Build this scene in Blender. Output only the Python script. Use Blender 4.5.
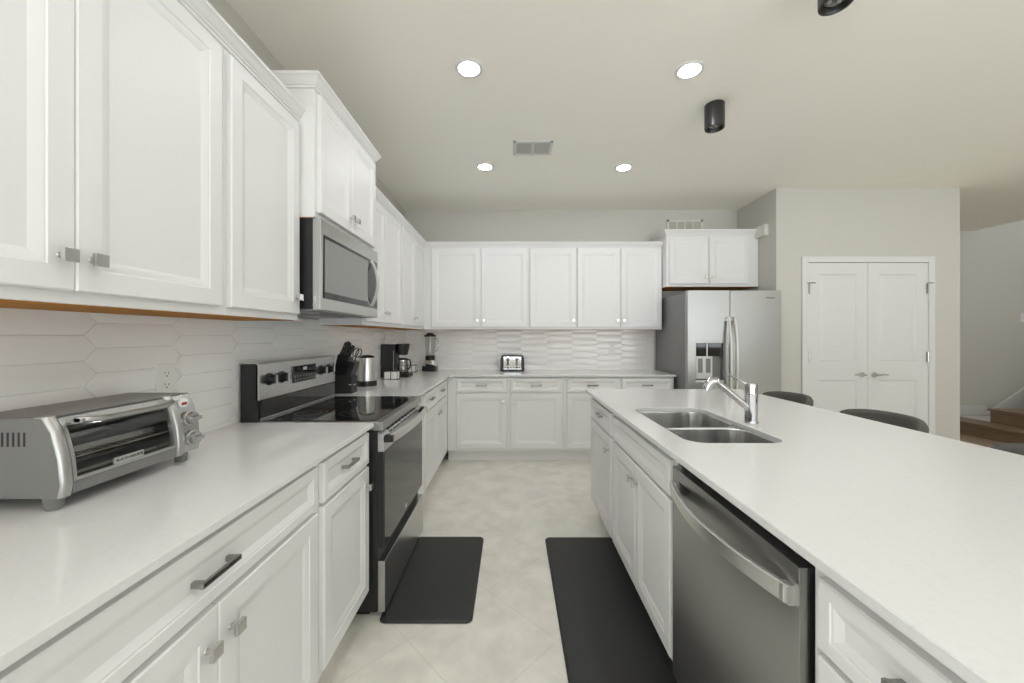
import bpy, bmesh, math, random
from mathutils import Vector, Matrix
PI = math.pi
random.seed(7)
for o in list(bpy.data.objects):
    bpy.data.objects.remove(o)
SC = bpy.context.scene
COL = SC.collection

# ------------------------------------------------------------------ camera, world, exposure
EYE = 1.315                      # camera height (m)
FPX = 383.0                      # focal length in pixels of the 1024 px wide frame
cam = bpy.data.objects.new('camera', bpy.data.cameras.new('camera'))
COL.objects.link(cam)
cam.data.sensor_width = 36.0
cam.data.lens = 36.0 * FPX / 1024.0
cam.data.shift_y = -5.5 / 1024.0
cam.data.clip_start = 0.02
cam.location = (0, 0, EYE)
cam.rotation_euler = (PI / 2, 0, 0)
SC.camera = cam

world = bpy.data.worlds.new('overcast_sky')
SC.world = world
world.use_nodes = True
bg = world.node_tree.nodes['Background']
_N, _L = world.node_tree.nodes, world.node_tree.links
_tc = _N.new('ShaderNodeTexCoord'); _sep = _N.new('ShaderNodeSeparateXYZ'); _mr = _N.new('ShaderNodeMapRange')
_mr.inputs['From Min'].default_value = -0.06; _mr.inputs['From Max'].default_value = 0.06
_mr.inputs['To Min'].default_value = 8.0       # lower half made brighter to throw added light up at the ceiling
_mr.inputs['To Max'].default_value = 3.0       # hazy sky
_L.new(_tc.outputs['Generated'], _sep.inputs[0]); _L.new(_sep.outputs['Z'], _mr.inputs['Value'])
_L.new(_mr.outputs[0], bg.inputs['Strength'])
bg.inputs['Color'].default_value = (0.92, 0.945, 1.0, 1)

SC.view_settings.view_transform = 'Standard'
SC.view_settings.look = 'None'
SC.view_settings.exposure = 0.04
SC.view_settings.gamma = 1.0
SC.view_settings.use_curve_mapping = False
try:
    SC.cycles.use_denoising = True
    SC.cycles.max_bounces = 14
    SC.cycles.diffuse_bounces = 8
    SC.cycles.sample_clamp_indirect = 8.0
    SC.cycles.caustics_reflective = False
    SC.cycles.caustics_refractive = False
except Exception:
    pass
LAMP = 122.0                      # radiance of the recessed ceiling lamps
LAMP_COL = (0.95, 0.96, 1.0, 1)

# window daylight: portals in the openings behind the camera guide the sky light in
def portal(x0, x1, z0, z1, y):
    l = bpy.data.lights.new('window_portal', 'AREA')
    l.shape = 'RECTANGLE'; l.size = x1 - x0; l.size_y = z1 - z0
    l.cycles.is_portal = True
    o = bpy.data.objects.new('window_portal', l); COL.objects.link(o)
    o.location = ((x0 + x1) / 2, y, (z0 + z1) / 2)
    o.rotation_euler = (PI / 2, 0, 0)      # light points to +Y
    return o
WIN = [(1.35, 4.65, 0.03, 2.35), (-0.95, 0.95, 0.55, 2.35), (5.3, 7.1, 0.9, 2.35)]  # unseen windows, placed and sized for the daylight and reflections they give
YB = -4.6                        # wall behind the camera
for a, b, c, d in WIN:
    portal(a, b, c, d, YB - 0.1)
ADDED_LWIN = (-4.2, -0.9, 0.05, 2.35)  # unseen glass door added to light the island fronts: y0, y1, z0, z1
p_ = portal(-(ADDED_LWIN[1] - ADDED_LWIN[0]) / 2, (ADDED_LWIN[1] - ADDED_LWIN[0]) / 2, ADDED_LWIN[2], ADDED_LWIN[3], 0)
p_.location = (-1.41, (ADDED_LWIN[0] + ADDED_LWIN[1]) / 2, (ADDED_LWIN[2] + ADDED_LWIN[3]) / 2); p_.rotation_euler = (PI / 2, 0, -PI / 2)
ADDED_SWIN = (3.75, 5.25, 3.2, 4.5)    # unseen window added to light the stair wall: y0, y1, z0, z1
p_ = portal(-(ADDED_SWIN[1] - ADDED_SWIN[0]) / 2, (ADDED_SWIN[1] - ADDED_SWIN[0]) / 2, ADDED_SWIN[2], ADDED_SWIN[3], 0)
p_.location = (8.72, (ADDED_SWIN[0] + ADDED_SWIN[1]) / 2, (ADDED_SWIN[2] + ADDED_SWIN[3]) / 2); p_.rotation_euler = (PI / 2, 0, PI / 2)

# ------------------------------------------------------------------ materials
MATS = {}
def mat(name, color, rough=0.5, metal=0.0, **kw):
    m = bpy.data.materials.new(name); m.use_nodes = True
    nt = m.node_tree; b = nt.nodes['Principled BSDF']
    b.inputs['Base Color'].default_value = (*color, 1)
    b.inputs['Roughness'].default_value = rough
    b.inputs['Metallic'].default_value = metal
    for k, v in kw.items():
        b.inputs[k].default_value = v
    MATS[name] = m
    return m
def nodes(m):
    return m.node_tree, m.node_tree.nodes, m.node_tree.links, m.node_tree.nodes['Principled BSDF']
def bump(m, scale=(1, 1, 1), nscale=20, dist=0.001, strength=0.3, detail=2):
    nt, N, L, b = nodes(m)
    tc = N.new('ShaderNodeTexCoord'); mp = N.new('ShaderNodeMapping')
    mp.inputs['Scale'].default_value = scale
    nz = N.new('ShaderNodeTexNoise'); nz.inputs['Scale'].default_value = nscale
    nz.inputs['Detail'].default_value = detail
    bp = N.new('ShaderNodeBump'); bp.inputs['Distance'].default_value = dist
    bp.inputs['Strength'].default_value = strength
    L.new(tc.outputs['Object'], mp.inputs['Vector']); L.new(mp.outputs[0], nz.inputs['Vector'])
    L.new(nz.outputs['Fac'], bp.inputs['Height']); L.new(bp.outputs[0], b.inputs['Normal'])
    return m
def speckle(m, c1, c2, nscale=60, lo=0.35, hi=0.65, scale=(1, 1, 1), detail=4):
    nt, N, L, b = nodes(m)
    tc = N.new('ShaderNodeTexCoord'); mp = N.new('ShaderNodeMapping')
    mp.inputs['Scale'].default_value = scale
    nz = N.new('ShaderNodeTexNoise'); nz.inputs['Scale'].default_value = nscale
    nz.inputs['Detail'].default_value = detail
    r = N.new('ShaderNodeValToRGB')
    r.color_ramp.elements[0].position = lo; r.color_ramp.elements[0].color = (*c1, 1)
    r.color_ramp.elements[1].position = hi; r.color_ramp.elements[1].color = (*c2, 1)
    L.new(tc.outputs['Object'], mp.inputs['Vector']); L.new(mp.outputs[0], nz.inputs['Vector'])
    L.new(nz.outputs['Fac'], r.inputs[0]); L.new(r.outputs[0], b.inputs['Base Color'])
    return m

M_CAB = bump(mat('white_cabinet_paint', (0.765, 0.762, 0.755), 0.42), nscale=60, dist=0.0002, strength=0.15)
M_WALL = bump(mat('greige_wall_paint', (0.565, 0.55, 0.505), 0.7), nscale=180, dist=0.0006, strength=0.25)
M_CEIL = bump(mat('ceiling_paint', (0.90, 0.875, 0.81), 0.8), nscale=140, dist=0.0008, strength=0.25)
M_TRIM = mat('white_trim_paint', (0.69, 0.69, 0.685), 0.4)
M_QUARTZ = speckle(mat('white_quartz', (0.8, 0.8, 0.78), 0.12), (0.715, 0.715, 0.71), (0.75, 0.75, 0.745), 80, 0.25, 0.5)
M_TILE = bump(mat('glossy_white_tile', (0.87, 0.87, 0.86), 0.09), scale=(1, 1, 1.5), nscale=16, dist=0.004, strength=0.10, detail=1)
M_GROUT = mat('pale_grout', (0.74, 0.735, 0.715), 0.8)
M_STEEL = bump(mat('brushed_steel', (0.53, 0.53, 0.52), 0.27, 1.0), scale=(1, 1, 60), nscale=14, dist=0.0003, strength=0.12)
M_STEELH = bump(mat('steel_handle', (0.70, 0.70, 0.68), 0.32, 1.0), scale=(1, 1, 30), nscale=14, dist=0.0002, strength=0.1)
M_STEELD = bump(mat('steel_dark_reflection', (0.41, 0.41, 0.405), 0.30, 1.0), scale=(1, 1, 60), nscale=14, dist=0.0003, strength=0.12)  # steel colour darkened to stand in for the dishwasher's dark reflections
M_SINK = bump(mat('sink_steel', (0.72, 0.72, 0.71), 0.2, 1.0), scale=(1, 40, 1), nscale=12, dist=0.0002, strength=0.1)
M_SATIN = mat('satin_silver', (0.50, 0.50, 0.49), 0.38, 1.0)
M_PULL = mat('metal_dark_reflection', (0.36, 0.355, 0.34), 0.16, 1.0)  # chrome darkened in colour to imitate reflections of the dark floor mats
M_STEELF = bump(mat('refrigerator_steel', (0.44, 0.44, 0.43), 0.30, 1.0), scale=(1, 1, 60), nscale=14, dist=0.0003, strength=0.12)
M_CHROME = mat('chrome', (0.56, 0.56, 0.56), 0.07, 1.0)
M_NICKEL = mat('satin_nickel', (0.62, 0.61, 0.59), 0.22, 1.0)
M_BLACK = mat('black_plastic', (0.012, 0.012, 0.012), 0.35)
M_BLACKM = mat('matte_black', (0.016, 0.016, 0.016), 0.6)
M_GLASSB = mat('black_glass', (0.012, 0.012, 0.012), 0.04)
M_GLASSD = mat('dark_oven_glass', (0.035, 0.035, 0.033), 0.06)
M_GREY = mat('grey_enamel', (0.19, 0.19, 0.185), 0.4)
M_FRSIDE = mat('grey_refrigerator_side', (0.20, 0.20, 0.197), 0.45)
M_WOODU = speckle(mat('raw_wood_underside', (0.5, 0.26, 0.06), 0.8), (0.35, 0.135, 0.006), (0.45, 0.19, 0.014), 6, 0.3, 0.7, scale=(1, 8, 8))
M_WOODS = speckle(mat('stair_oak', (0.25, 0.16, 0.1), 0.45), (0.20, 0.135, 0.09), (0.30, 0.21, 0.145), 5, 0.3, 0.7, scale=(14, 1, 14))
M_WOODL = speckle(mat('landing_oak', (0.4, 0.3, 0.22), 0.45), (0.36, 0.27, 0.20), (0.44, 0.34, 0.26), 5, 0.3, 0.7, scale=(10, 1, 10))
M_MAT = bump(mat('black_rubber_mat', (0.020, 0.020, 0.019), 0.5), nscale=220, dist=0.0006, strength=0.4)
M_FABRIC = bump(mat('dark_grey_upholstery', (0.10, 0.094, 0.085), 0.7), nscale=300, dist=0.001, strength=0.4)
M_WHITE = mat('white_plastic', (0.80, 0.80, 0.78), 0.35)
M_OFFW = mat('off_white_plastic', (0.66, 0.645, 0.60), 0.45)
M_PORC = mat('white_porcelain', (0.84, 0.84, 0.83), 0.15)
M_SLOT = mat('dark_slot', (0.02, 0.02, 0.02), 0.6)
M_VENT = mat('vent_grey', (0.42, 0.41, 0.38), 0.6)
M_PLATE = mat('badge_grey', (0.55, 0.55, 0.53), 0.35, 0.6)
M_TEXT = mat('badge_lettering', (0.03, 0.03, 0.03), 0.5)
M_TEXTL = mat('pale_lettering', (0.6, 0.6, 0.58), 0.4)
M_RED = mat('red_indicator', (0.30, 0.03, 0.015), 0.3)
M_RACK = mat('oven_rack_wire', (0.75, 0.74, 0.72), 0.2, 1.0)
M_COFFEE = mat('dark_carafe_glass', (0.02, 0.018, 0.016), 0.05)
def clear(name, tint, rough=0.02, refl=0.12):
    m = bpy.data.materials.new(name); m.use_nodes = True
    N, L = m.node_tree.nodes, m.node_tree.links
    N.clear()
    out = N.new('ShaderNodeOutputMaterial'); mx = N.new('ShaderNodeMixShader')
    t = N.new('ShaderNodeBsdfTransparent'); t.inputs[0].default_value = (*tint, 1)
    g = N.new('ShaderNodeBsdfGlossy'); g.inputs['Roughness'].default_value = rough
    mx.inputs[0].default_value = refl
    L.new(t.outputs[0], mx.inputs[1]); L.new(g.outputs[0], mx.inputs[2]); L.new(mx.outputs[0], out.inputs[0])
    return m
M_PANE = clear('window_glass', (0.96, 0.97, 0.96), 0.0, 0.06)
M_JAR = clear('clear_jar', (0.86, 0.86, 0.85), 0.05, 0.16)
M_OVENPANE = clear('smoked_oven_pane', (0.80, 0.80, 0.79), 0.05, 0.06)
def emitter(name, col, strength):
    m = bpy.data.materials.new(name); m.use_nodes = True
    nt, N, L, b = nodes(m)
    b.inputs['Base Color'].default_value = (0.8, 0.8, 0.8, 1)
    b.inputs['Emission Color'].default_value = col
    b.inputs['Emission Strength'].default_value = strength
    return m
M_LENS = emitter('lamp_lens', LAMP_COL, LAMP)

def floor_material():
    m = mat('beige_stone_tile', (0.6, 0.58, 0.52), 0.38)
    nt, N, L, b = nodes(m)
    tc = N.new('ShaderNodeTexCoord'); mp = N.new('ShaderNodeMapping')
    mp.inputs['Rotation'].default_value = (0, 0, PI / 4)
    mp.inputs['Location'].default_value = (0.11, 0.07, 0)
    br = N.new('ShaderNodeTexBrick')
    br.offset = 0.0; br.inputs['Scale'].default_value = 1.0
    br.inputs['Brick Width'].default_value = 0.46; br.inputs['Row Height'].default_value = 0.46
    br.inputs['Mortar Size'].default_value = 0.0035; br.inputs['Mortar Smooth'].default_value = 0.2
    br.inputs['Color1'].default_value = (0.97, 0.97, 0.97, 1); br.inputs['Color2'].default_value = (1.0, 1.0, 1.0, 1)
    br.inputs['Mortar'].default_value = (0.905, 0.895, 0.875, 1)
    n1 = N.new('ShaderNodeTexNoise'); n1.inputs['Scale'].default_value = 5.5; n1.inputs['Detail'].default_value = 8
    n1.inputs['Roughness'].default_value = 0.62; n1.inputs['Distortion'].default_value = 0.25
    r = N.new('ShaderNodeValToRGB')
    e = r.color_ramp.elements
    e[0].position = 0.34; e[0].color = (0.67, 0.645, 0.58, 1)
    e[1].position = 0.64; e[1].color = (0.81, 0.785, 0.715, 1)
    mid = e.new(0.5); mid.color = (0.745, 0.72, 0.65, 1)
    mx = N.new('ShaderNodeMix'); mx.data_type = 'RGBA'; mx.blend_type = 'MULTIPLY'
    mx.inputs['Factor'].default_value = 1.0
    L.new(tc.outputs['Object'], mp.inputs['Vector']); L.new(mp.outputs[0], br.inputs['Vector'])
    L.new(tc.outputs['Object'], n1.inputs['Vector']); L.new(n1.outputs['Fac'], r.inputs[0])
    L.new(r.outputs[0], mx.inputs['A']); L.new(br.outputs['Color'], mx.inputs['B'])
    L.new(mx.outputs['Result'], b.inputs['Base Color'])
    return m
M_FLOOR = floor_material()

# ------------------------------------------------------------------ mesh helpers
def BM():
    return bmesh.new()
def _mesh(name, bm, m, sharp=35):
    bmesh.ops.recalc_face_normals(bm, faces=bm.faces)
    for f in bm.faces: f.smooth = True
    lim = math.radians(sharp)
    for e in bm.edges:
        e.smooth = len(e.link_faces) == 2 and e.calc_face_angle(9) < lim
    me = bpy.data.meshes.new(name)
    bm.to_mesh(me); bm.free()
    for x in (m if isinstance(m, (list, tuple)) else [m]):
        me.materials.append(x)
    return me
def obj(name, bm, m, parent=None, loc=(0, 0, 0), label=None, sharp=35):
    o = bpy.data.objects.new(name, _mesh(name, bm, m, sharp)); COL.objects.link(o)
    wn = o.modifiers.new('weighted_normals', 'WEIGHTED_NORMAL'); wn.keep_sharp = True; wn.weight = 80
    o.location = loc
    if parent is not None: o.parent = parent
    if label: o['label'] = label
    return o
def thing(name, label, cat, loc=(0, 0, 0), rotz=0.0, group=None):
    o = bpy.data.objects.new(name, None); COL.objects.link(o)
    o.empty_display_size = 0.1
    o.location = loc; o.rotation_euler = (0, 0, rotz)
    o['label'] = label; o['category'] = cat
    if group: o['group'] = group
    return o
def tag(o, label, cat, group=None):
    o['label'] = label; o['category'] = cat
    if group: o['group'] = group
    return o
def struct(name, bm, m, parent=None, loc=(0, 0, 0)):
    o = obj(name, bm, m, parent, loc)
    o['kind'] = 'structure'
    return o
def dup(root, loc, rotz=None, label=None):
    r = root.copy(); COL.objects.link(r); r.location = loc
    if rotz is not None: r.rotation_euler = (0, 0, rotz)
    if label: r['label'] = label
    for ch in list(root.children):
        c = ch.copy(); COL.objects.link(c); c.parent = r
        for g in list(ch.children):
            d = g.copy(); COL.objects.link(d); d.parent = c
    return r

def box(bm, x0, x1, y0, y1, z0, z1, bev=0.0, seg=2):
    vs = [bm.verts.new((x, y, z)) for x in (x0, x1) for y in (y0, y1) for z in (z0, z1)]
    q = [(0, 1, 3, 2), (4, 6, 7, 5), (0, 4, 5, 1), (2, 3, 7, 6), (0, 2, 6, 4), (1, 5, 7, 3)]
    fs = [bm.faces.new([vs[i] for i in f]) for f in q]
    bmesh.ops.recalc_face_normals(bm, faces=fs)
    if bev > 0:
        es = list({e for f in fs for e in f.edges})
        bmesh.ops.bevel(bm, geom=es, offset=bev, segments=seg, profile=0.5, affect='EDGES')
    return bm
def _basis(d):
    d = Vector(d).normalized()
    u = d.orthogonal().normalized()
    return u, d.cross(u).normalized()
def cyl(bm, p0, p1, r0, r1=None, seg=24, cap0=True, cap1=True):
    r1 = r0 if r1 is None else r1
    p0, p1 = Vector(p0), Vector(p1)
    u, v = _basis(p1 - p0)
    A, B = [], []
    for i in range(seg):
        a = 2 * PI * i / seg
        d = u * math.cos(a) + v * math.sin(a)
        A.append(bm.verts.new(p0 + d * r0)); B.append(bm.verts.new(p1 + d * r1))
    for i in range(seg):
        j = (i + 1) % seg
        bm.faces.new((A[i], A[j], B[j], B[i]))
    if cap0: bm.faces.new(A[::-1])
    if cap1: bm.faces.new(B)
    return bm
def lathe(bm, prof, c=(0, 0, 0), seg=32, axis='z', cap=True):
    rings = []
    for r, h in prof:
        ring = []
        for i in range(seg):
            a = 2 * PI * i / seg
            x, y = r * math.cos(a), r * math.sin(a)
            if axis == 'z': p = (c[0] + x, c[1] + y, c[2] + h)
            elif axis == 'y': p = (c[0] + x, c[1] + h, c[2] + y)
            else: p = (c[0] + h, c[1] + x, c[2] + y)
            ring.append(bm.verts.new(p))
        rings.append(ring)
    for A, B in zip(rings, rings[1:]):
        for i in range(seg):
            j = (i + 1) % seg
            bm.faces.new((A[i], A[j], B[j], B[i]))
    if cap:
        bm.faces.new(rings[0][::-1]); bm.faces.new(rings[-1])
    return bm
def tube(bm, pts, r, seg=12, closed=False):
    pts = [Vector(p) for p in pts]
    rs = r if isinstance(r, (list, tuple)) else [r] * len(pts)
    n = len(pts); rings = []
    t0 = (pts[1] - pts[0]).normalized()
    u = t0.orthogonal().normalized()
    for i, p in enumerate(pts):
        if closed: t = (pts[(i + 1) % n] - pts[i - 1]).normalized()
        elif i == 0: t = t0
        elif i == n - 1: t = (pts[-1] - pts[-2]).normalized()
        else: t = (pts[i + 1] - pts[i - 1]).normalized()
        u = (u - t * u.dot(t)).normalized(); v = t.cross(u)
        rings.append([bm.verts.new(p + (u * math.cos(2 * PI * k / seg) + v * math.sin(2 * PI * k / seg)) * rs[i]) for k in range(seg)])
    pairs = list(zip(rings, rings[1:])) + ([(rings[-1], rings[0])] if closed else [])
    for A, B in pairs:
        for i in range(seg):
            j = (i + 1) % seg
            bm.faces.new((A[i], A[j], B[j], B[i]))
    if not closed:
        bm.faces.new(rings[0][::-1]); bm.faces.new(rings[-1])
    return bm
def prism(bm, poly, a0, a1, axis='x', bev=0.0):
    """poly in the two other axes, extruded along axis"""
    def P(u, v, a):
        return {'x': (a, u, v), 'y': (u, a, v), 'z': (u, v, a)}[axis]
    A = [bm.verts.new(P(u, v, a0)) for u, v in poly]
    B = [bm.verts.new(P(u, v, a1)) for u, v in poly]
    n = len(poly)
    fs = [bm.faces.new(A[::-1]), bm.faces.new(B)]
    for i in range(n):
        j = (i + 1) % n
        fs.append(bm.faces.new((A[i], A[j], B[j], B[i])))
    bmesh.ops.recalc_face_normals(bm, faces=fs)
    if bev > 0:
        es = list({e for f in fs for e in f.edges})
        bmesh.ops.bevel(bm, geom=es, offset=bev, segments=2, profile=0.5, affect='EDGES')
    return bm
def sweep(bm, secs):
    """secs: list of closed section loops (lists of points) to skin"""
    rings = [[bm.verts.new(p) for p in s] for s in secs]
    n = len(rings[0])
    for A, B in zip(rings, rings[1:]):
        for i in range(n):
            j = (i + 1) % n
            bm.faces.new((A[i], A[j], B[j], B[i]))
    bm.faces.new(rings[0][::-1]); bm.faces.new(rings[-1])
    return bm
def panel(bm, x0, x1, z0, z1, prof, yback=0.0, ysign=-1):
    """rectangular stepped panel facing -y: prof = [(inset, height)] from rim to field"""
    rings = []
    for ins, h in prof:
        y = yback + ysign * h
        rings.append([bm.verts.new(p) for p in ((x0 + ins, y, z0 + ins), (x1 - ins, y, z0 + ins), (x1 - ins, y, z1 - ins), (x0 + ins, y, z1 - ins))])
    for A, B in zip(rings, rings[1:]):
        for i in range(4):
            j = (i + 1) % 4
            bm.faces.new((A[i], A[j], B[j], B[i]))
    bm.faces.new(rings[0][::-1]); bm.faces.new(rings[-1])
    return bm
def rrect(x0, x1, y0, y1, r, k=6):
    pts = []
    for cx, cy, a0 in ((x1 - r, y1 - r, 0), (x0 + r, y1 - r, PI / 2), (x0 + r, y0 + r, PI), (x1 - r, y0 + r, 1.5 * PI)):
        for i in range(k + 1):
            a = a0 + PI / 2 * i / k
            pts.append((cx + r * math.cos(a), cy + r * math.sin(a)))
    return pts
def text_bm(s, size, depth=0.0006):
    cu = bpy.data.curves.new('lettering', 'FONT'); cu.body = s; cu.size = size; cu.extrude = depth
    cu.align_x = 'CENTER'; cu.align_y = 'CENTER'
    to = bpy.data.objects.new('lettering', cu); COL.objects.link(to)
    dg = bpy.context.evaluated_depsgraph_get()
    me = bpy.data.meshes.new_from_object(to.evaluated_get(dg))
    bm = BM(); bm.from_mesh(me)
    bpy.data.objects.remove(to); bpy.data.meshes.remove(me); bpy.data.curves.remove(cu)
    # text lies in XY facing +z: stand it up in XZ facing -y
    bmesh.ops.rotate(bm, verts=bm.verts, cent=(0, 0, 0), matrix=Matrix.Rotation(PI / 2, 3, 'X'))
    return bm

# ------------------------------------------------------------------ room shell
XL, YK, ZC = -1.285, 4.60, 2.825          # left wall, kitchen back wall, ceiling
XA, YP, XP = 2.705, 3.92, 4.585           # alcove side wall, pantry wall, pantry wall's right end
XR, YS = 8.6, 5.50                        # far right wall, stair wall
b = BM(); box(b, XL - 0.12, XR + 0.12, YB - 0.12, YS + 0.12, -0.1, 0.0); struct('floor', b, M_FLOOR)
b = BM(); box(b, XL - 0.12, 6.65, YB - 0.12, YS + 0.12, ZC, ZC + 0.12); box(b, 6.65, XR + 0.12, YB - 0.12, 3.5, ZC, ZC + 0.12); struct('ceiling', b, M_CEIL)
b = BM(); box(b, 6.5, XR + 0.12, 3.4, YS + 0.12, 5.2, 5.3); struct('ceiling_stairwell', b, M_CEIL)
b = BM()
box(b, XL - 0.12, XL, YB - 0.12, ADDED_LWIN[0], 0, ZC); box(b, XL - 0.12, XL, ADDED_LWIN[1], YK + 0.12, 0, ZC)
box(b, XL - 0.12, XL, ADDED_LWIN[0], ADDED_LWIN[1], 0, ADDED_LWIN[2]); box(b, XL - 0.12, XL, ADDED_LWIN[0], ADDED_LWIN[1], ADDED_LWIN[3], ZC)
struct('wall_left', b, M_WALL)
b = BM(); box(b, XL, XA + 0.12, YK, YK + 0.12, 0, ZC); struct('wall_back', b, M_WALL)
b = BM(); box(b, XA, XA + 0.12, YP, YK, 0, ZC); struct('wall_alcove', b, M_WALL)
DX0, DX1, DZ = 3.022, 4.253, 2.066
b = BM()
box(b, XA + 0.12, DX0 - 0.015, YP, YP + 0.12, 0, ZC); box(b, DX1 + 0.015, XP, YP, YP + 0.12, 0, ZC); box(b, DX0 - 0.015, DX1 + 0.015, YP, YP + 0.12, DZ + 0.015, ZC)
struct('wall_pantry', b, M_WALL)
b = BM(); box(b, XP - 0.12, XP, YP + 0.12, YS, 0, ZC); struct('wall_pantry_side', b, M_WALL)
b = BM(); box(b, XP - 0.12, XR + 0.12, YS, YS + 0.12, 0, 5.2); struct('wall_stair', b, M_WALL)
b = BM()
box(b, XR, XR + 0.12, YB - 0.12, ADDED_SWIN[0], 0, 5.2); box(b, XR, XR + 0.12, ADDED_SWIN[1], YS, 0, 5.2)
box(b, XR, XR + 0.12, ADDED_SWIN[0], ADDED_SWIN[1], 0, ADDED_SWIN[2]); box(b, XR, XR + 0.12, ADDED_SWIN[0], ADDED_SWIN[1], ADDED_SWIN[3], 5.2)
struct('wall_right', b, M_WALL)
b = BM(); box(b, 6.53, 6.65, 3.5, YS, ZC + 0.12, 5.2); box(b, 6.65, XR, 3.38, 3.5, ZC + 0.12, 5.2); struct('wall_stairwell_upper', b, M_WALL)
b = BM()
xs = [XL - 0.12] + [v for w in sorted(WIN) for v in w[:2]] + [XR + 0.12]
for i in range(0, len(xs), 2): box(b, xs[i], xs[i + 1], YB - 0.12, YB, 0, ZC)
for x0, x1, z0, z1 in WIN:
    box(b, x0, x1, YB - 0.12, YB, z1, ZC)
    box(b, x0, x1, YB - 0.12, YB, 0, z0)
struct('wall_front', b, M_WALL)
for k, (x0, x1, z0, z1) in enumerate(WIN + [(0, ADDED_SWIN[1] - ADDED_SWIN[0], ADDED_SWIN[2], ADDED_SWIN[3]), (0, ADDED_LWIN[1] - ADDED_LWIN[0], ADDED_LWIN[2], ADDED_LWIN[3])]):  # the last two windows are unseen, added for fill light
    w = bpy.data.objects.new('window_%d' % (k + 1), None); COL.objects.link(w)
    w['kind'] = 'structure'; w.location = (x0, YB - 0.06, z0)
    W, Hh = x1 - x0, z1 - z0
    if k == len(WIN): w.location = (XR + 0.06, ADDED_SWIN[0], z0); w.rotation_euler = (0, 0, PI / 2)
    if k == len(WIN) + 1: w.location = (XL - 0.06, ADDED_LWIN[0], z0); w.rotation_euler = (0, 0, PI / 2)
    b = BM()
    for a in (0, W / 2 - 0.03, W - 0.06): box(b, a, a + 0.06, -0.03, 0.03, 0, Hh, 0.004)
    box(b, 0.06, W - 0.06, -0.03, 0.03, 0, 0.06); box(b, 0.06, W - 0.06, -0.03, 0.03, Hh - 0.06, Hh)
    struct('window_frame', b, M_TRIM, w)
    b = BM(); box(b, 0.06, W / 2 - 0.03, -0.004, 0.004, 0.06, Hh - 0.06); box(b, W / 2 + 0.03, W - 0.06, -0.004, 0.004, 0.06, Hh - 0.06)
    struct('window_pane', b, M_PANE, w)

# baseboards
def baseboard(name, x0, x1, y0, y1, z0=0.0):
    b = BM(); box(b, x0, x1, y0, y1, z0, z0 + 0.13, 0.004); struct(name, b, M_TRIM)
baseboard('baseboard_pantry', XA + 0.002, DX0 - 0.07, YP - 0.014, YP)
baseboard('baseboard_pantry_right', DX1 + 0.07, XP, YP - 0.014, YP)
baseboard('baseboard_left', XL, XL + 0.014, ADDED_LWIN[1] + 0.02, 0.36)
baseboard('baseboard_stair', XP, 6.02, YS - 0.014, YS)

# pantry double door
d1 = bpy.data.objects.new('door_1', None); COL.objects.link(d1); d1.location = (DX0, YP, 0); d1['kind'] = 'structure'
LW = (DX1 - DX0) / 2
def door_leaf(x0, x1, hinge_side):
    b = BM()
    w = x1 - x0
    st, rail = 0.115, 0.12
    y = -0.005
    zs = [0.012, 0.25, 0.865, 1.055, DZ - 0.118, DZ - 0.005]
    # stiles and rails as one slab with two sunk raised panels
    def P(x, yy, z): return b.verts.new((x, yy, z))
    box(b, x0 + 0.002, x0 + st, y, y + 0.035, zs[0], zs[5]); box(b, x1 - st, x1 - 0.002, y, y + 0.035, zs[0], zs[5])
    for z0, z1 in ((zs[0], zs[1]), (zs[2], zs[3]), (zs[4], zs[5])): box(b, x0 + st, x1 - st, y, y + 0.035, z0, z1)
    for z0, z1 in ((zs[1], zs[2]), (zs[3], zs[4])):
        rings = []
        for ins, dy in ((0, 0), (0.014, 0.014), (0.028, 0.014), (0.05, 0.003)):
            rings.append([P(x, y + dy, z) for x, z in ((x0 + st + ins, z0 + ins), (x1 - st - ins, z0 + ins), (x1 - st - ins, z1 - ins), (x0 + st + ins, z1 - ins))])
        for A, B in zip(rings, rings[1:]):
            for i in range(4): b.faces.new((A[i], A[(i + 1) % 4], B[(i + 1) % 4], B[i]))
        b.faces.new(rings[-1])
    leaf = struct('door_leaf', b, M_TRIM, d1)
    s = 1 if hinge_side == 'left' else -1
    xh = x1 - 0.06 if s == 1 else x0 + 0.06
    b = BM()
    lathe(b, [(0.026, 0.0), (0.027, -0.006), (0.022, -0.012), (0.011, -0.014), (0.010, -0.045)], (xh, y, 0.92), 20, 'y')
    tube(b, [(xh + s * 0.004, y - 0.042, 0.92), (xh - s * 0.03, y - 0.046, 0.922), (xh - s * 0.07, y - 0.046, 0.926), (xh - s * 0.11, y - 0.042, 0.921)], [0.010, 0.009, 0.008, 0.006], 10)
    struct('door_lever', b, M_NICKEL, leaf)
    xg = x0 + 0.011 if s == 1 else x1 - 0.011
    for z in (0.25, 1.10, 1.80):
        b = BM(); box(b, xg - 0.010, xg + 0.010, y - 0.010, y + 0.002, z - 0.05, z + 0.05, 0.002)
        cyl(b, (xg, y - 0.010, z - 0.055), (xg, y - 0.010, z + 0.055), 0.007, seg=10)
        if z > 1.5:
            tube(b, [(xg, y - 0.012, z + 0.055), (xg + s * 0.02, y - 0.035, z + 0.055), (xg + s * 0.03, y - 0.05, z + 0.05)], 0.006, 8)
            tube(b, [(xg, y - 0.012, z + 0.055), (xg - s * 0.035, y - 0.03, z + 0.055)], 0.005, 8)
        struct('door_hinge', b, M_PULL, leaf)
door_leaf(0, LW, 'left'); door_leaf(LW, 2 * LW, 'right')
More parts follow.
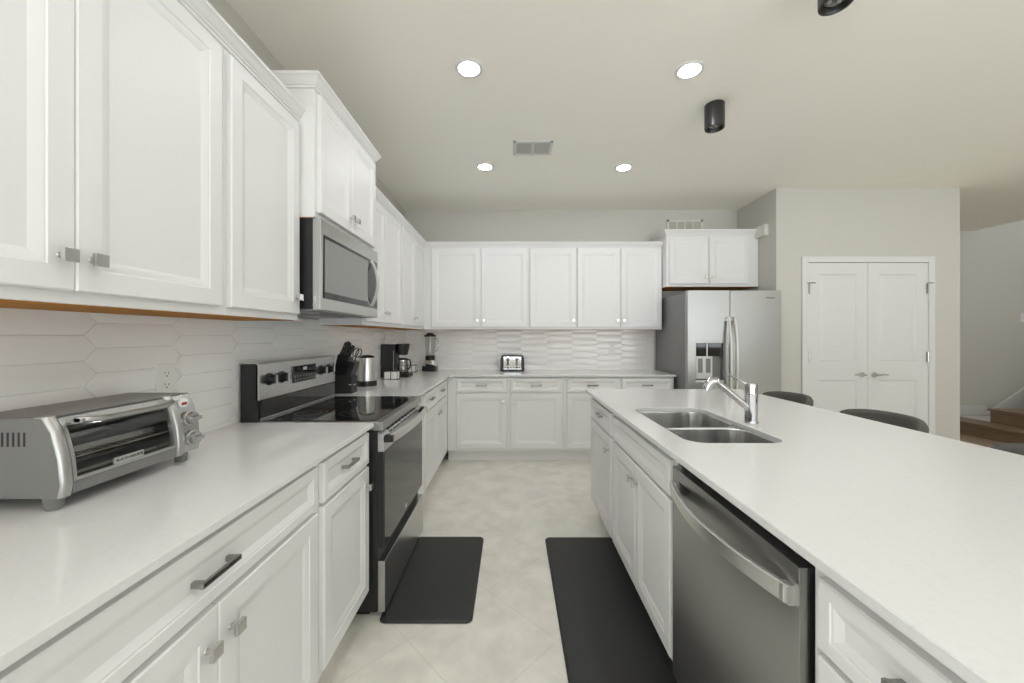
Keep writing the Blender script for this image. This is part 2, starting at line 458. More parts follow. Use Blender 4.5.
def casing():
    b = BM(); c = 0.062
    for x0, x1, z0, z1 in ((DX0 - c, DX0, 0, DZ + c), (DX1, DX1 + c, 0, DZ + c), (DX0, DX1, DZ, DZ + c)):
        box(b, x0, x1, YP - 0.018, YP + 0.001, z0, z1, 0.004)
    struct('trim_1', b, M_TRIM)
    b = BM()
    box(b, DX0 - 0.0149, DX0, YP + 0.0012, YP + 0.12, 0, DZ + 0.0149); box(b, DX1, DX1 + 0.0149, YP + 0.0012, YP + 0.12, 0, DZ + 0.0149); box(b, DX0, DX1, YP + 0.0012, YP + 0.12, DZ, DZ + 0.0149)
    box(b, DX0, DX1, YP + 0.06, YP + 0.075, 0, DZ)
    struct('trim_2', b, M_TRIM)
casing()

# ------------------------------------------------------------------ picket tile backsplash
def picket(length, height, flip):
    """tiles in the XZ plane facing -y (y from 0 to -0.008); long hexagons laid in interlocked columns"""
    b = BM()
    box(b, 0, length, -0.0052, 0, 0, height)
    for f in b.faces: f.material_index = 1
    P, Hh, pt = 0.300, 0.0775, 0.034
    g = 0.0007
    ncol = int(length / P) + 2
    for c in range(-1, ncol):
        xc = c * P + 0.05
        for r in range(-1, int(height / Hh) + 2):
            zc = r * Hh + (Hh / 2 if c % 2 else 0.0) - 0.009
            tilt = random.uniform(-0.0007, 0.0007); tilt2 = random.uniform(-0.0008, 0.0008)
            hl, hh = P / 2 + pt / 2 - g, Hh / 2 - g
            def hexa(ins, dep):
                L2, h2 = hl - ins * 1.3, hh - ins
                pts = [(-L2, 0), (-L2 + pt * (h2 / hh), -h2), (L2 - pt * (h2 / hh), -h2), (L2, 0), (L2 - pt * (h2 / hh), h2), (-L2 + pt * (h2 / hh), h2)]
                return [(xc + x, -(dep + tilt * z / hh + tilt2 * x / hl), zc + z) for x, z in pts]
            def clip(p): return (min(max(p[0], 0), length), p[1], min(max(p[2], 0), height))
            base = [clip(p) for p in hexa(0, 0.0045)]
            xs_, zs_ = [p[0] for p in base], [p[2] for p in base]
            if max(xs_) - min(xs_) < 0.02 or max(zs_) - min(zs_) < 0.012: continue
            R0 = [b.verts.new(p) for p in base]
            R1 = [b.verts.new(clip(p)) for p in hexa(0.0012, 0.0070)]
            R2 = [b.verts.new(clip(p)) for p in hexa(0.009, 0.0078)]
            for A, B in ((R0, R1), (R1, R2)):
                for i in range(6):
                    j = (i + 1) % 6
                    b.faces.new((A[i], A[j], B[j], B[i]))
            spine = [b.verts.new(clip((xc - hl * 0.55, -(0.0097 - tilt2 * 0.5), zc))), b.verts.new(clip((xc + hl * 0.55, -(0.0097 + tilt2 * 0.5), zc)))]
            s0, s1 = spine
            b.faces.new((R2[0], R2[1], s0)); b.faces.new((R2[1], R2[2], s1, s0)); b.faces.new((R2[2], R2[3], s1))
            b.faces.new((R2[3], R2[4], s1)); b.faces.new((R2[4], R2[5], s0, s1)); b.faces.new((R2[5], R2[0], s0))
    bmesh.ops.dissolve_degenerate(b, dist=1e-5, edges=b.edges)
    return b
o = obj('tile_backsplash', picket(YK - 0.36, 0.52, False), [M_TILE, M_GROUT], None, (XL + 0.001, 0.36, 0.90), sharp=50)
o.rotation_euler = (0, 0, PI / 2)
tag(o, 'long white picket tile backsplash on the left wall behind the range', 'backsplash')
o = obj('tile_backsplash', picket(2.985, 0.52, False), [M_TILE, M_GROUT], None, (XL + 0.002, YK - 0.001, 0.90), sharp=50)
tag(o, 'white picket tile backsplash on the back wall behind the toaster', 'backsplash')

# ------------------------------------------------------------------ cabinets
RY = PI / 2
DOORP = [(0, 0), (0, 0.0165), (0.0035, 0.020), (0.052, 0.020), (0.0545, 0.0175), (0.059, 0.0172), (0.077, 0.0105), (0.079, 0.0095)]
DRAWP = [(0, 0), (0, 0.0165), (0.0035, 0.020), (0.028, 0.020), (0.030, 0.0175), (0.034, 0.0172), (0.048, 0.0108), (0.050, 0.0100)]
def knob_bm(x, z):
    b = BM()
    cyl(b, (x, -0.0195, z), (x, -0.022, z), 0.0075, 0.006, 14)
    cyl(b, (x, -0.022, z), (x, -0.040, z), 0.0055, 0.006, 14)
    box(b, x - 0.0145, x + 0.0145, -0.048, -0.038, z - 0.0145, z + 0.0145, 0.0015)
    return b
def pull_bm(x, z, L=0.112):
    b = BM()
    for s in (-1, 1):
        xx = x + s * (L / 2 - 0.008)
        box(b, xx - 0.006, xx + 0.006, -0.034, -0.009, z - 0.006, z + 0.006, 0.001)
    box(b, x - L / 2, x + L / 2, -0.040, -0.031, z - 0.006, z + 0.006, 0.0015)
    return b
def add_door(t, x0, x1, z0, z1, knob=None):
    b = BM(); panel(b, x0, x1, z0, z1, DOORP, -0.0008)
    d = obj('door', b, M_CAB, t, sharp=20)
    if knob: obj('knob', knob_bm(*knob), M_NICKEL, d, label='square satin nickel knob')
    return d
def add_drawer(t, x0, x1, z0, z1, pull=True, name='drawer', dx=0.0, dz=0.0):
    b = BM(); panel(b, x0, x1, z0, z1, DRAWP, -0.0008)
    d = obj(name, b, M_CAB, t, sharp=20)
    if pull: obj('pull', pull_bm((x0 + x1) / 2 + dx, (z0 + z1) / 2 + dz), M_PULL, d, label='chrome bar pull')
    return d
ZB0, ZB1 = 0.147, 0.718        # base doors
ZD0, ZD1 = 0.732, 0.873        # drawers
def base_cabinet(label, loc, rotz, w, drawers, doors, depth=0.608, hollow=False, pulls=True, drawname='drawer', dx=0.0, dz=0.0, ztop=ZD1):
    t = thing('base_cabinet', label, 'cabinet', loc, rotz)
    b = BM()
    if hollow:
        box(b, 0, 0.018, 0, depth, 0.115, 0.893); box(b, w - 0.018, w, 0, depth, 0.115, 0.893)
        box(b, 0.018, w - 0.018, 0, 0.018, 0.115, 0.884); box(b, 0.018, w - 0.018, depth - 0.018, depth, 0.115, 0.893)
        box(b, 0.018, w - 0.018, 0.018, depth - 0.018, 0.115, 0.133)
    else:
        box(b, 0, w, 0, depth, 0.115, 0.884, 0.001); box(b, 0.01, w - 0.01, 0.035, depth, 0.884, 0.893)
    obj('carcass', b, M_CAB, t)
    b = BM(); box(b, 0.0, w, 0.065, depth, 0.0, 0.1155); obj('toe_kick', b, M_CAB, t)
    for x0, x1 in drawers: add_drawer(t, x0, x1, ZD0, ztop, pulls, drawname, dx, dz)
    for x0, x1, kn in doors:
        k = None
        if kn: k = ((x1 - 0.035) if kn == 'r' else (x0 + 0.035), ZB1 - 0.079)
        add_door(t, x0, x1, ZB0, ZB1, k)
    return t
XF = -0.675                    # left run carcass face
base_cabinet('wide white base cabinet nearest on the left, single long drawer over two doors', (XF, 0.404, 0), RY, 0.914,
             [(0.025, 0.889)], [(0.025, 0.4505, 'r'), (0.4525, 0.889, 'l')], dx=-0.016, dz=-0.005)
base_cabinet('narrow white base cabinet directly beside the near side of the range', (XF, 1.319, 0), RY, 0.457,
             [(0.018, 0.436)], [(0.018, 0.436, 'r')])
base_cabinet('narrow white base cabinet just past the far side of the range', (XF, 2.547, 0), RY, 0.34,
             [(0.02, 0.325)], [(0.02, 0.325, 'l')])
base_cabinet('white two-drawer two-door base cabinet ending the left run at the corner', (XF, 2.888, 0), RY, 1.104,
             [(0.015, 0.482), (0.500, 0.967)], [(0.015, 0.482, 'r'), (0.500, 0.967, 'l')])
YF = 3.995
base_cabinet('white two-drawer two-door base cabinet under the toaster on the back wall', (XF + 0.002, YF, 0), 0, 1.209,
             [(0.095, 0.617), (0.660, 1.186)], [(0.095, 0.617, 'r'), (0.660, 1.186, 'l')], depth=0.603)
base_cabinet('white two-drawer base cabinet between the toaster cabinet and the refrigerator', (0.537, YF, 0), 0, 1.15,
             [(0.035, 0.568), (0.602, 1.133)], [(0.035, 0.568, 'r'), (0.602, 1.133, 'l')], depth=0.603)
XI = 0.592                     # island carcass face
base_cabinet('white single-door island cabinet at the far end of the island', (XI, 2.835, 0), -RY, 0.634,
             [(0.055, 0.605)], [(0.055, 0.605, 'r')], ztop=0.864, depth=0.62)
base_cabinet('white sink base cabinet in the island with a plain top panel and two doors', (XI, 2.2, 0), -RY, 0.832,
             [(0.022, 0.812)], [(0.022, 0.4145, 'r'), (0.4185, 0.812, 'l')], ztop=0.864, depth=0.62, hollow=True, pulls=False, drawname='false_front')
t = base_cabinet('white island drawer cabinet nearest the viewer, beside the dishwasher', (XI, 0.748, 0), -RY, 0.457,
             [(0.03, 0.43)], [], ztop=0.864, depth=0.62)
for z0, z1 in ((0.442, 0.718), (0.147, 0.428)): add_drawer(t, 0.03, 0.43, z0, z1)

# wall cabinets
ZU0, ZU1 = 1.388, 2.312
def wall_cabinet(label, loc, rotz, w, z0, z1, doors, depth=0.29, knob_dz=0.075, rev=0.027, knobz='low'):
    t = thing('wall_cabinet', label, 'cabinet', (loc[0], loc[1], z0), rotz)
    h = z1 - z0
    b = BM(); box(b, 0, w, 0, depth, 0, h, 0.001); obj('carcass', b, M_CAB, t)
    b = BM(); box(b, 0.001, w - 0.001, 0.016, depth - 0.012, -0.0025, 0.0005); obj('underside', b, M_WOODU, t, label='unpainted orange wood underside')
    for x0, x1, kn in doors:
        k = None
        if kn: k = ((x1 - 0.03) if kn == 'r' else (x0 + 0.03), rev + knob_dz)
        add_door(t, x0, x1, rev, h - 0.018, k)
    return t
CROWN = [(0, 0), (0.007, 0), (0.007, 0.009), (0.013, 0.012), (0.013, 0.017), (0.019, 0.022), (0.024, 0.031), (0.031, 0.042), (0.037, 0.046), (0.037, 0.058), (0, 0.058)]
def crown_bm(path, z, k=1.0):
    """sweep the crown profile along a horizontal path; the outside is on the right of the path direction"""
    b = BM(); rings = []
    n = len(path)
    for i in range(n):
        p = Vector(path[i])
        dirs = []
        if i > 0: dirs.append((Vector(path[i]) - Vector(path[i - 1])).normalized())
        if i < n - 1: dirs.append((Vector(path[i + 1]) - Vector(path[i])).normalized())
        ns = [Vector((d.y, -d.x)) for d in dirs]
        if len(ns) == 2:
            m = (ns[0] + ns[1]); m = m / m.length
            m = m / max(0.2, m.dot(ns[0]))
        else: m = ns[0]
        rings.append([(p.x + m.x * u * k, p.y + m.y * u * k, z + v * k) for u, v in CROWN])
    return sweep(b, rings)
XU = -0.995                    # left wall cabinets' face
wall_cabinet('large two-door white wall cabinet nearest the viewer at upper left', (XU, 0.404), RY, 0.914, ZU0, ZU1,
             [(0.020, 0.4522, 'r'), (0.4538, 0.886, 'l')])
wall_cabinet('single-door white wall cabinet just left of the microwave', (XU, 1.3195), RY, 0.4575, ZU0, ZU1, [(0.012, 0.440, 'r')])
XM = -0.918
t = wall_cabinet('taller-set two-door white wall cabinet directly above the microwave', (XM, 1.7795), RY, 0.765, 1.868, 2.466,
             [(0.020, 0.379, 'r'), (0.383, 0.742, 'l')], depth=0.365)
o = obj('crown_molding', crown_bm([(-0.0, 0.365), (0, 0), (0.765, 0), (0.765, 0.365)][::-1] if False else [(0.0, 0.365), (0.0, 0.0), (0.765, 0.0), (0.765, 0.365)][::1], 0.598), M_CAB, t)
wall_cabinet('two-door white wall cabinet just past the microwave, above the kettle', (XU, 2.5465), RY, 0.84, ZU0, ZU1,
             [(0.020, 0.4165, 'r'), (0.4195, 0.822, 'l')])
wall_cabinet('white wall cabinet on the left wall in the far corner, above the coffee maker', (XU, 3.3875), RY, 1.21, ZU0, ZU1,
             [(0.015, 0.452, 'r'), (0.455, 0.868, 'l')])
YU = 4.315
wall_cabinet('left two-door white wall cabinet on the back wall, above blender and toaster', (XU + 0.002, YU), 0, 1.187, ZU0, ZU1,
             [(0.090, 0.635, 'r'), (0.650, 1.172, 'l')], depth=0.283)
wall_cabinet('single-door white wall cabinet in the middle of the back wall', (0.195, YU), 0, 0.532, ZU0, ZU1, [(0.008, 0.522, 'r')], depth=0.283)
wall_cabinet('right two-door white wall cabinet on the back wall beside the refrigerator', (0.728, YU), 0, 0.96, ZU0, ZU1,
             [(0.008, 0.484, 'r'), (0.496, 0.950, 'l')], depth=0.283)
t = wall_cabinet('short two-door white wall cabinet above the stainless refrigerator', (1.692, 4.195), 0, 1.008, 1.856, 2.418,
             [(0.024, 0.450, 'r'), (0.462, 0.888, 'l')], depth=0.403)
obj('crown_molding', crown_bm([(0.0, 0.403), (0.0, 0.0), (1.008, 0.0)], 0.562), M_CAB, t)
o = obj('crown_molding', crown_bm([(XU, 1.7775), (XU, 0.404), (XL, 0.404)][::-1], ZU1), M_CAB)
tag(o, 'white crown molding along the top of the near left wall cabinets', 'molding')
o = obj('crown_molding', crown_bm([(XU, 2.5465), (XU, YU), (1.688, YU)], ZU1), M_CAB)
tag(o, 'long white crown molding turning the corner above the far wall cabinets', 'molding')

# ------------------------------------------------------------------ countertops
ZT = 0.914
def slab(poly, label):
    b = BM(); prism(b, poly, 0.8935, ZT, 'z', 0.0025)
    return tag(obj('countertop', b, M_QUARTZ), label, 'countertop')
slab([(XL + 0.01, 0.385), (-0.64, 0.385), (-0.64, 1.777), (XL + 0.01, 1.777)], 'white quartz countertop at near left carrying the toaster oven')
slab([(XL + 0.01, 2.546), (-0.64, 2.546), (-0.64, 3.93), (-0.612, 3.96), (1.70, 3.96), (1.70, YK - 0.009), (XL + 0.01, YK - 0.009)],
     'L-shaped white quartz countertop past the range and along the back wall')
# island top with the sink opening
IX0, IX1, IY0, IY1 = 0.554, 1.717, 0.255, 2.892
SX0, SX1, SY0, SY1, SR = 0.668, 1.048, 1.437, 2.14, 0.075
def island_top():
    b = BM()
    inner = rrect(SX0, SX1, SY0, SY1, SR, 8)
    outer = [(IX1, IY1), (IX0, IY1), (IX0, IY0), (IX1, IY0)]
    e = 0.0025
    def ring(pts, z): return [b.verts.new((x, y, z)) for x, y in pts]
    def grow(d): return [(IX1 + d, IY1 + d), (IX0 - d, IY1 + d), (IX0 - d, IY0 - d), (IX1 + d, IY0 - d)]
    z1, z0 = ZT, 0.8935
    OT, IT = ring(grow(-e), z1), ring(rrect(SX0 - e, SX1 + e, SY0 - e, SY1 + e, SR + e, 8), z1)
    OM, IM = ring(outer, z1 - e), ring(inner, z1 - e)
    OB, IB = ring(outer, z0), ring(inner, z0)
    n = len(inner); k = n // 4
    def cap(O, I):
        for q in range(4):
            for i in range(k - 1): b.faces.new((O[q], I[q * k + i + 1], I[q * k + i]))
            q2 = (q + 1) % 4
            b.faces.new((O[q], O[q2], I[q2 * k], I[q * k + k - 1]))
    cap(OT, IT); cap(OB, IB)
    for A, B in ((OT, OM), (OM, OB)):
        for i in range(4): b.faces.new((A[i], A[(i + 1) % 4], B[(i + 1) % 4], B[i]))
    for A, B in ((IT, IM), (IM, IB)):
        for i in range(n): b.faces.new((A[i], A[(i + 1) % n], B[(i + 1) % n], B[i]))
    return b
tag(obj('countertop', island_top(), M_QUARTZ), 'large white quartz island countertop with the sink cut into it', 'countertop')

# ------------------------------------------------------------------ sink and faucet
sink = thing('kitchen_sink', 'stainless double-bowl undermount sink set in the island countertop', 'sink', ((SX0 + SX1) / 2, (SY0 + SY1) / 2, 0.8925))
def sink_bowls():
    b = BM()
    cx, cy = (SX0 + SX1) / 2, (SY0 + SY1) / 2
    div = 1.765 - cy
    X0, X1, Y0, Y1 = SX0 - cx - 0.004, SX1 - cx + 0.004, SY0 - cy - 0.004, SY1 - cy + 0.004
    k = 8
    for y0, y1, o0, o1 in ((Y0, div - 0.011, Y0 - 0.02, div), (div + 0.011, Y1, div, Y1 + 0.02)):
        secs = [(0.0, 0.0, 0.072), (0.003, -0.005, 0.070), (0.007, -0.09, 0.066), (0.012, -0.165, 0.06), (0.03, -0.185, 0.055), (0.06, -0.19, 0.04)]
        rings = [[b.verts.new((x, y, z)) for x, y in rrect(X0 + ins, X1 - ins, y0 + ins, y1 - ins, r, k)] for ins, z, r in secs]
        n = len(rings[0]); kk = n // 4
        for A, B in zip(rings, rings[1:]):
            for i in range(n): b.faces.new((A[i], A[(i + 1) % n], B[(i + 1) % n], B[i]))
        b.faces.new(rings[-1])
        O = [b.verts.new(p) for p in ((X1 + 0.02, o1, 0), (X0 - 0.02, o1, 0), (X0 - 0.02, o0, 0), (X1 + 0.02, o0, 0))]
        I = rings[0]
        for q in range(4):
            for i in range(kk - 1): b.faces.new((O[q], I[q * kk + i + 1], I[q * kk + i]))
            q2 = (q + 1) % 4
            b.faces.new((O[q], O[q2], I[q2 * kk], I[q * kk + kk - 1]))
    return b
obj('sink_bowls', sink_bowls(), M_SINK, sink)
for yy in (1.60, 1.95):
    b = BM(); lathe(b, [(0.042, 0.0), (0.042, 0.003), (0.030, 0.003), (0.026, -0.004)], (0.0, yy - (SY0 + SY1) / 2, -0.190), 24)
    obj('drain', b, M_CHROME, sink)
fau = thing('kitchen_faucet', 'chrome single-lever pull-out faucet standing behind the island sink', 'faucet', (1.108, 1.775, ZT))
b = BM(); lathe(b, [(0.030, 0.0), (0.030, 0.004), (0.0275, 0.008), (0.027, 0.130), (0.0285, 0.133), (0.0285, 0.137), (0.0275, 0.140), (0.0275, 0.176), (0.024, 0.183), (0.010, 0.185)], seg=32)
obj('faucet_body', b, M_CHROME, fau)
b = BM()
S0, S1 = Vector((-0.005, 0, 0.06)), Vector((-0.158, 0.0, 0.188))
pts = [S0.lerp(S1, u) for u in (0, 0.1, 0.5, 0.9, 1.0)]
tube(b, pts, [0.018, 0.018, 0.0155, 0.015, 0.015], 20)
obj('spout', b, M_CHROME, fau)
b = BM()
dn = (S1 - S0).normalized()
p = S1 - dn * 0.012
tube(b, [p, p + dn * 0.02, p + Vector((-0.035, 0, 0.012)), p + Vector((-0.052, 0, -0.006)), p + Vector((-0.056, 0, -0.03))], [0.0165, 0.019, 0.0205, 0.020, 0.0185], 20)
obj('spray_head', b, M_CHROME, fau)
b = BM()
tube(b, [(-0.015, 0.0, 0.176), (-0.04, 0.002, 0.188), (-0.105, 0.004, 0.226)], [0.007, 0.005, 0.0042], 10)
obj('lever', b, M_CHROME, fau)

# ------------------------------------------------------------------ range
rg = thing('electric_range', 'black and stainless electric range between the left base cabinets', 'range', (-0.625, 1.782, 0), RY)
RW = 0.758
b = BM(); box(b, 0, RW, 0, 0.64, 0.03, 0.874, 0.003); box(b, 0, RW, 0.555, 0.640, 0.85, 1.185, 0.004); box(b, 0.03, RW - 0.03, 0.05, 0.6, 0, 0.03)
obj('range_body', b, M_BLACK, rg)
b = BM(); box(b, 0, RW, -0.024, 0.56, 0.874, 0.9165, 0.004); obj('cooktop_frame', b, M_STEELD, rg, label='stainless cooktop rim')
b = BM(); box(b, 0.018, RW - 0.018, 0.012, 0.552, 0.905, 0.9185, 0.001); ck = obj('cooktop', b, M_GLASSB, rg)
for cx, cy, r in ((0.2, 0.16, 0.095), (0.56, 0.16, 0.115), (0.2, 0.41, 0.075), (0.56, 0.41, 0.075)):
    b = BM()
    for rr in (r, r * 0.6): lathe(b, [(rr, 0.0), (rr, 0.0003), (rr - 0.0012, 0.0003), (rr - 0.0012, 0.0)], (cx, cy, 0.9183), 40, cap=False)
    obj('burner_ring', b, M_GREY, ck)
b = BM(); box(b, 0.01, RW - 0.01, 0.548, 0.56, 0.9165, 0.9285, 0.002); obj('rear_trim', b, M_STEEL, rg, label='thin steel strip')
b = BM(); box(b, 0.012, RW - 0.012, 0.545, 0.5555, 0.93, 1.012, 0.002); obj('rear_glass', b, M_GLASSD, rg)
b = BM(); prism(b, [(0.556, 1.013), (0.548, 1.016), (0.553, 1.182), (0.562, 1.188), (0.640, 1.188), (0.640, 1.184), (0.566, 1.184), (0.566, 1.013)], 0, RW, 'x')
bg_ = obj('control_panel', b, M_STEEL, rg, label='stainless control panel')
for xk in (0.075, 0.175, 0.575, 0.675):
    b = BM(); lathe(b, [(0.030, 0), (0.030, -0.006), (0.023, -0.008), (0.021, -0.034), (0.018, -0.036)], (xk, 0.552, 1.106), 24, 'y')
    kb = obj('control_knob', b, M_BLACK, bg_)
    b = BM(); box(b, xk - 0.003, xk + 0.003, 0.512, 0.5165, 1.087, 1.125); obj('knob_mark', b, M_STEELH, kb)
b = BM(); box(b, 0.265, 0.505, 0.546, 0.555, 1.062, 1.152, 0.001); dsp = obj('display', b, M_GLASSB, bg_)
for i in range(8):
    for j in range(2):
        b = BM(); cyl(b, (0.285 + i * 0.029, 0.5465, 1.076 + j * 0.018), (0.285 + i * 0.029, 0.5452, 1.076 + j * 0.018), 0.005, seg=10); obj('touch_button', b, M_GREY, dsp)
b = BM(); box(b, 0.366, 0.404, 0.5452, 0.5465, 1.126, 1.142); obj('clock_window', b, M_TEXTL, dsp)
# oven door
b = BM(); prism(b, [(-0.001, 0.328), (-0.028, 0.330), (-0.028, 0.7755), (-0.001, 0.7755)], 0.0, RW, 'x', 0.0015)
od = obj('oven_door', b, M_BLACK, rg)
b = BM(); prism(b, [(-0.001, 0.776), (-0.030, 0.776), (-0.028, 0.842), (-0.018, 0.852), (-0.001, 0.866)], 0.0, RW, 'x', 0.0012)
obj('door_top_trim', b, M_STEEL, od, label='stainless strip along the door top')
b = BM(); box(b, 0.006, RW - 0.006, -0.0305, -0.02, 0.334, 0.7745, 0.002); obj('oven_window', b, M_GLASSD, od)
b = BM()
for i in range(9):
    x = 0.10 + i * 0.062
    for (y0, z0, y1, z1) in ((-0.0268, 0.845, -0.0215, 0.8505), (-0.0155, 0.855, -0.0065, 0.8623)):
        n_ = Vector((0, -(z1 - z0), (y1 - y0))).normalized() * 0.0006 * (1 if True else 1)
        n_ = Vector((0, -abs(n_.y), abs(n_.z)))
        vs = [Vector((x, y0, z0)) + n_, Vector((x + 0.044, y0, z0)) + n_, Vector((x + 0.044, y1, z1)) + n_, Vector((x, y1, z1)) + n_]
        lo = [v - n_ * 3 for v in vs]
        A = [b.verts.new(v) for v in vs]; B = [b.verts.new(v) for v in lo]
        b.faces.new(A); b.faces.new(B[::-1])
        for q in range(4): b.faces.new((A[q], B[q], B[(q + 1) % 4], A[(q + 1) % 4]))
obj('vent_slots', b, M_SLOT, od)
def bow_handle(x0, x1, z, h, yend, ymid, th, n=18, power=2.0):
    b = BM(); secs = []
    for i in range(n + 1):
        u = i / n; x = x0 + (x1 - x0) * u
        w = 1 - abs(2 * u - 1) ** power
        y = yend + (ymid - yend) * w
        c = 0.25 * th
        secs.append([(x, y + c, z - h / 2), (x, y, z - h / 2 + c), (x, y, z + h / 2 - c), (x, y + c, z + h / 2), (x, y + th, z + h / 2), (x, y + th, z - h / 2)])
    return sweep(b, secs)
hd = obj('oven_handle', bow_handle(0.018, RW - 0.018, 0.832, 0.042, -0.064, -0.088, 0.013), M_STEELH, od)
for x in (0.014, RW - 0.034):
    b = BM(); box(b, x, x + 0.02, -0.066, -0.027, 0.815, 0.850, 0.002); obj('handle_end', b, M_BLACK, hd, label='black handle end')
b = BM(); lathe(b, [(0.020, 0), (0.020, -0.0012), (0.017, -0.0016)], (0.366, -0.0305, 0.367), 24, 'y')
for v in b.verts: v.co.z = 0.367 + (v.co.z - 0.367) * 0.5
obj('badge', b, M_PLATE, od)
b = BM(); box(b, 0.0, RW, -0.034, -0.001, 0.03, 0.268, 0.003); obj('storage_drawer', b, M_STEEL, rg)

# ------------------------------------------------------------------ microwave
mw = thing('microwave', 'stainless over-the-range microwave mounted under the short wall cabinet', 'microwave', (-0.928, 1.7815, 1.432), RY)
MH = 0.434
b = BM(); box(b, 0, RW, 0, 0.354, 0.008, MH, 0.003); obj('microwave_case', b, M_BLACK, mw)
b = BM(); prism(b, [(-0.036, 0.006), (-0.038, MH - 0.002), (-0.0005, MH - 0.002), (-0.0005, 0.002)], 0, RW, 'x', 0.003); md = obj('microwave_door', b, M_STEEL, mw)
b = BM(); panel(b, 0.030, 0.742, 0.062, 0.362, [(0, 0), (0, 0.003), (0.002, 0.004)], -0.037); gl = obj('door_glass', b, M_GLASSB, md)
M_MWIN = mat('microwave_mesh_and_reflection', (0.24, 0.24, 0.235), 0.10)  # window mesh, its colour lightened to stand in for a reflection
b = BM(); box(b, 0.034, 0.575, -0.0425, -0.040, 0.092, 0.345, 0.001); obj('door_window', b, M_MWIN, gl)
b = BM()
pts = []
for i in range(17):
    u = i / 16
    pts.append((0.632, -0.040 - 0.042 * math.sin(PI * u) ** 0.8, 0.070 + 0.285 * u))
secs = []
for i, p in enumerate(pts):
    w = 0.011; th = 0.008
    t_ = (Vector(pts[min(i + 1, 16)]) - Vector(pts[max(i - 1, 0)])).normalized()
    nn = Vector((0, -t_.z, t_.y))
    secs.append([Vector(p) + Vector((sx * w, 0, 0)) + nn * (sy * th) for sx, sy in ((-1, -0.6), (-0.6, -1), (0.6, -1), (1, -0.6), (1, 0.6), (0.6, 1), (-0.6, 1), (-1, 0.6))])
sweep(b, secs); obj('microwave_handle', b, M_STEELH, md)
b = BM(); box(b, 0.004, RW - 0.004, 0.004, 0.35, 0.0, 0.009); mu = obj('vent_underside', b, M_GREY, mw)
for x0 in (0.06, 0.42):
    b = BM(); box(b, x0, x0 + 0.27, 0.19, 0.30, -0.003, 0.001, 0.001); obj('grease_filter', b, M_STEELD, mu)
b = BM(); box(b, 0.05, 0.17, 0.05, 0.11, -0.003, 0.001); obj('hood_lamp', b, M_PLATE, mu)
b = BM(); box(b, 0.57, 0.69, 0.05, 0.11, -0.003, 0.001); obj('hood_lamp', b, M_PLATE, mu)

# ------------------------------------------------------------------ dishwasher
dw = thing('dishwasher', 'stainless dishwasher with a bowed bar handle built into the island', 'dishwasher', (0.603, 1.364, 0), -RY)
DWW = 0.608
b = BM(); box(b, 0.004, DWW - 0.004, 0, 0.58, 0.10, 0.8925, 0.002); box(b, 0.02, DWW - 0.02, 0.03, 0.5, 0, 0.10); obj('tub', b, M_BLACK, dw)
b = BM(); box(b, 0.003, DWW - 0.003, -0.033, -0.0005, 0.115, 0.855, 0.003); dd = obj('dishwasher_door', b, M_STEELD, dw)
obj('dishwasher_handle', bow_handle(0.012, DWW - 0.020, 0.788, 0.040, -0.045, -0.092, 0.012, 22, 1.9), M_STEELH, dd)
for x in (0.018, DWW - 0.048):
    b = BM(); box(b, x, x + 0.022, -0.05, -0.032, 0.770, 0.806, 0.002); obj('handle_bracket', b, M_STEELH, dd)
b = BM(); box(b, 0.058, 0.140, -0.0336, -0.032, 0.813, 0.8175); obj('badge', b, M_TEXT, dd, label='thin dark line on the door')

# ------------------------------------------------------------------ refrigerator
fr = thing('refrigerator', 'stainless side-by-side refrigerator with water dispenser in the alcove', 'refrigerator', (1.717, 3.74, 0))
FW, FH = 0.913, 1.76
b = BM(); box(b, 0.004, FW - 0.004, 0.066, 0.84, 0.03, FH - 0.012, 0.004); box(b, 0.02, FW - 0.02, 0.1, 0.8, 0, 0.03); obj('refrigerator_case', b, M_FRSIDE, fr, label='grey painted case')
FS = 0.412
HX0, HX1, HZ0, HZ1 = 0.078, 0.350, 0.86, 1.247
b = BM()
x0, x1 = 0.0, FS - 0.004
for a in ((x0, HX0, 0.06, FH), (HX1, x1, 0.06, FH), (HX0, HX1, 0.06, HZ0), (HX0, HX1, HZ1, FH)): box(b, a[0], a[1], 0.0, 0.060, a[2], a[3])
box(b, x0, x1, 0.055, 0.060, 0.06, FH)
fd = obj('freezer_door', b, M_STEELF, fr)
b = BM(); box(b, FS + 0.004, FW, 0.0, 0.060, 0.06, FH, 0.006); rd = obj('refrigerator_door', b, M_STEELF, fr)
b = BM()
box(b, HX0, HX1, 0.045, 0.056, HZ0, HZ1); box(b, HX0, HX0 + 0.005, 0.002, 0.05, HZ0, HZ1); box(b, HX1 - 0.005, HX1, 0.002, 0.05, HZ0, HZ1); box(b, HX0, HX1, 0.002, 0.05, HZ1 - 0.005, HZ1)
dsn = obj('dispenser_recess', b, M_GREY, fd)
b = BM(); box(b, HX0 + 0.006, HX0 + 0.106, 0.006, 0.046, 1.118, HZ1 - 0.006); box(b, HX0 + 0.118, HX1 - 0.006, 0.006, 0.046, 1.118, HZ1 - 0.006); obj('dispenser_controls', b, M_GLASSB, fd)
b = BM(); box(b, HX0 + 0.108, HX0 + 0.116, 0.003, 0.045, 1.12, HZ1 - 0.006); obj('dispenser_trim', b, M_STEELH, fd)
b = BM(); box(b, HX0 + 0.006, HX0 + 0.165, 0.004, 0.045, HZ0 + 0.035, 1.116, 0.003); dpn = obj('dispenser_panel', b, M_PLATE, fd)
for xx in (0.022, 0.100):
    b = BM(); box(b, HX0 + xx, HX0 + xx + 0.046, 0.0015, 0.006, 0.955, 1.095, 0.001); obj('dispenser_paddle', b, M_GREY, fd)
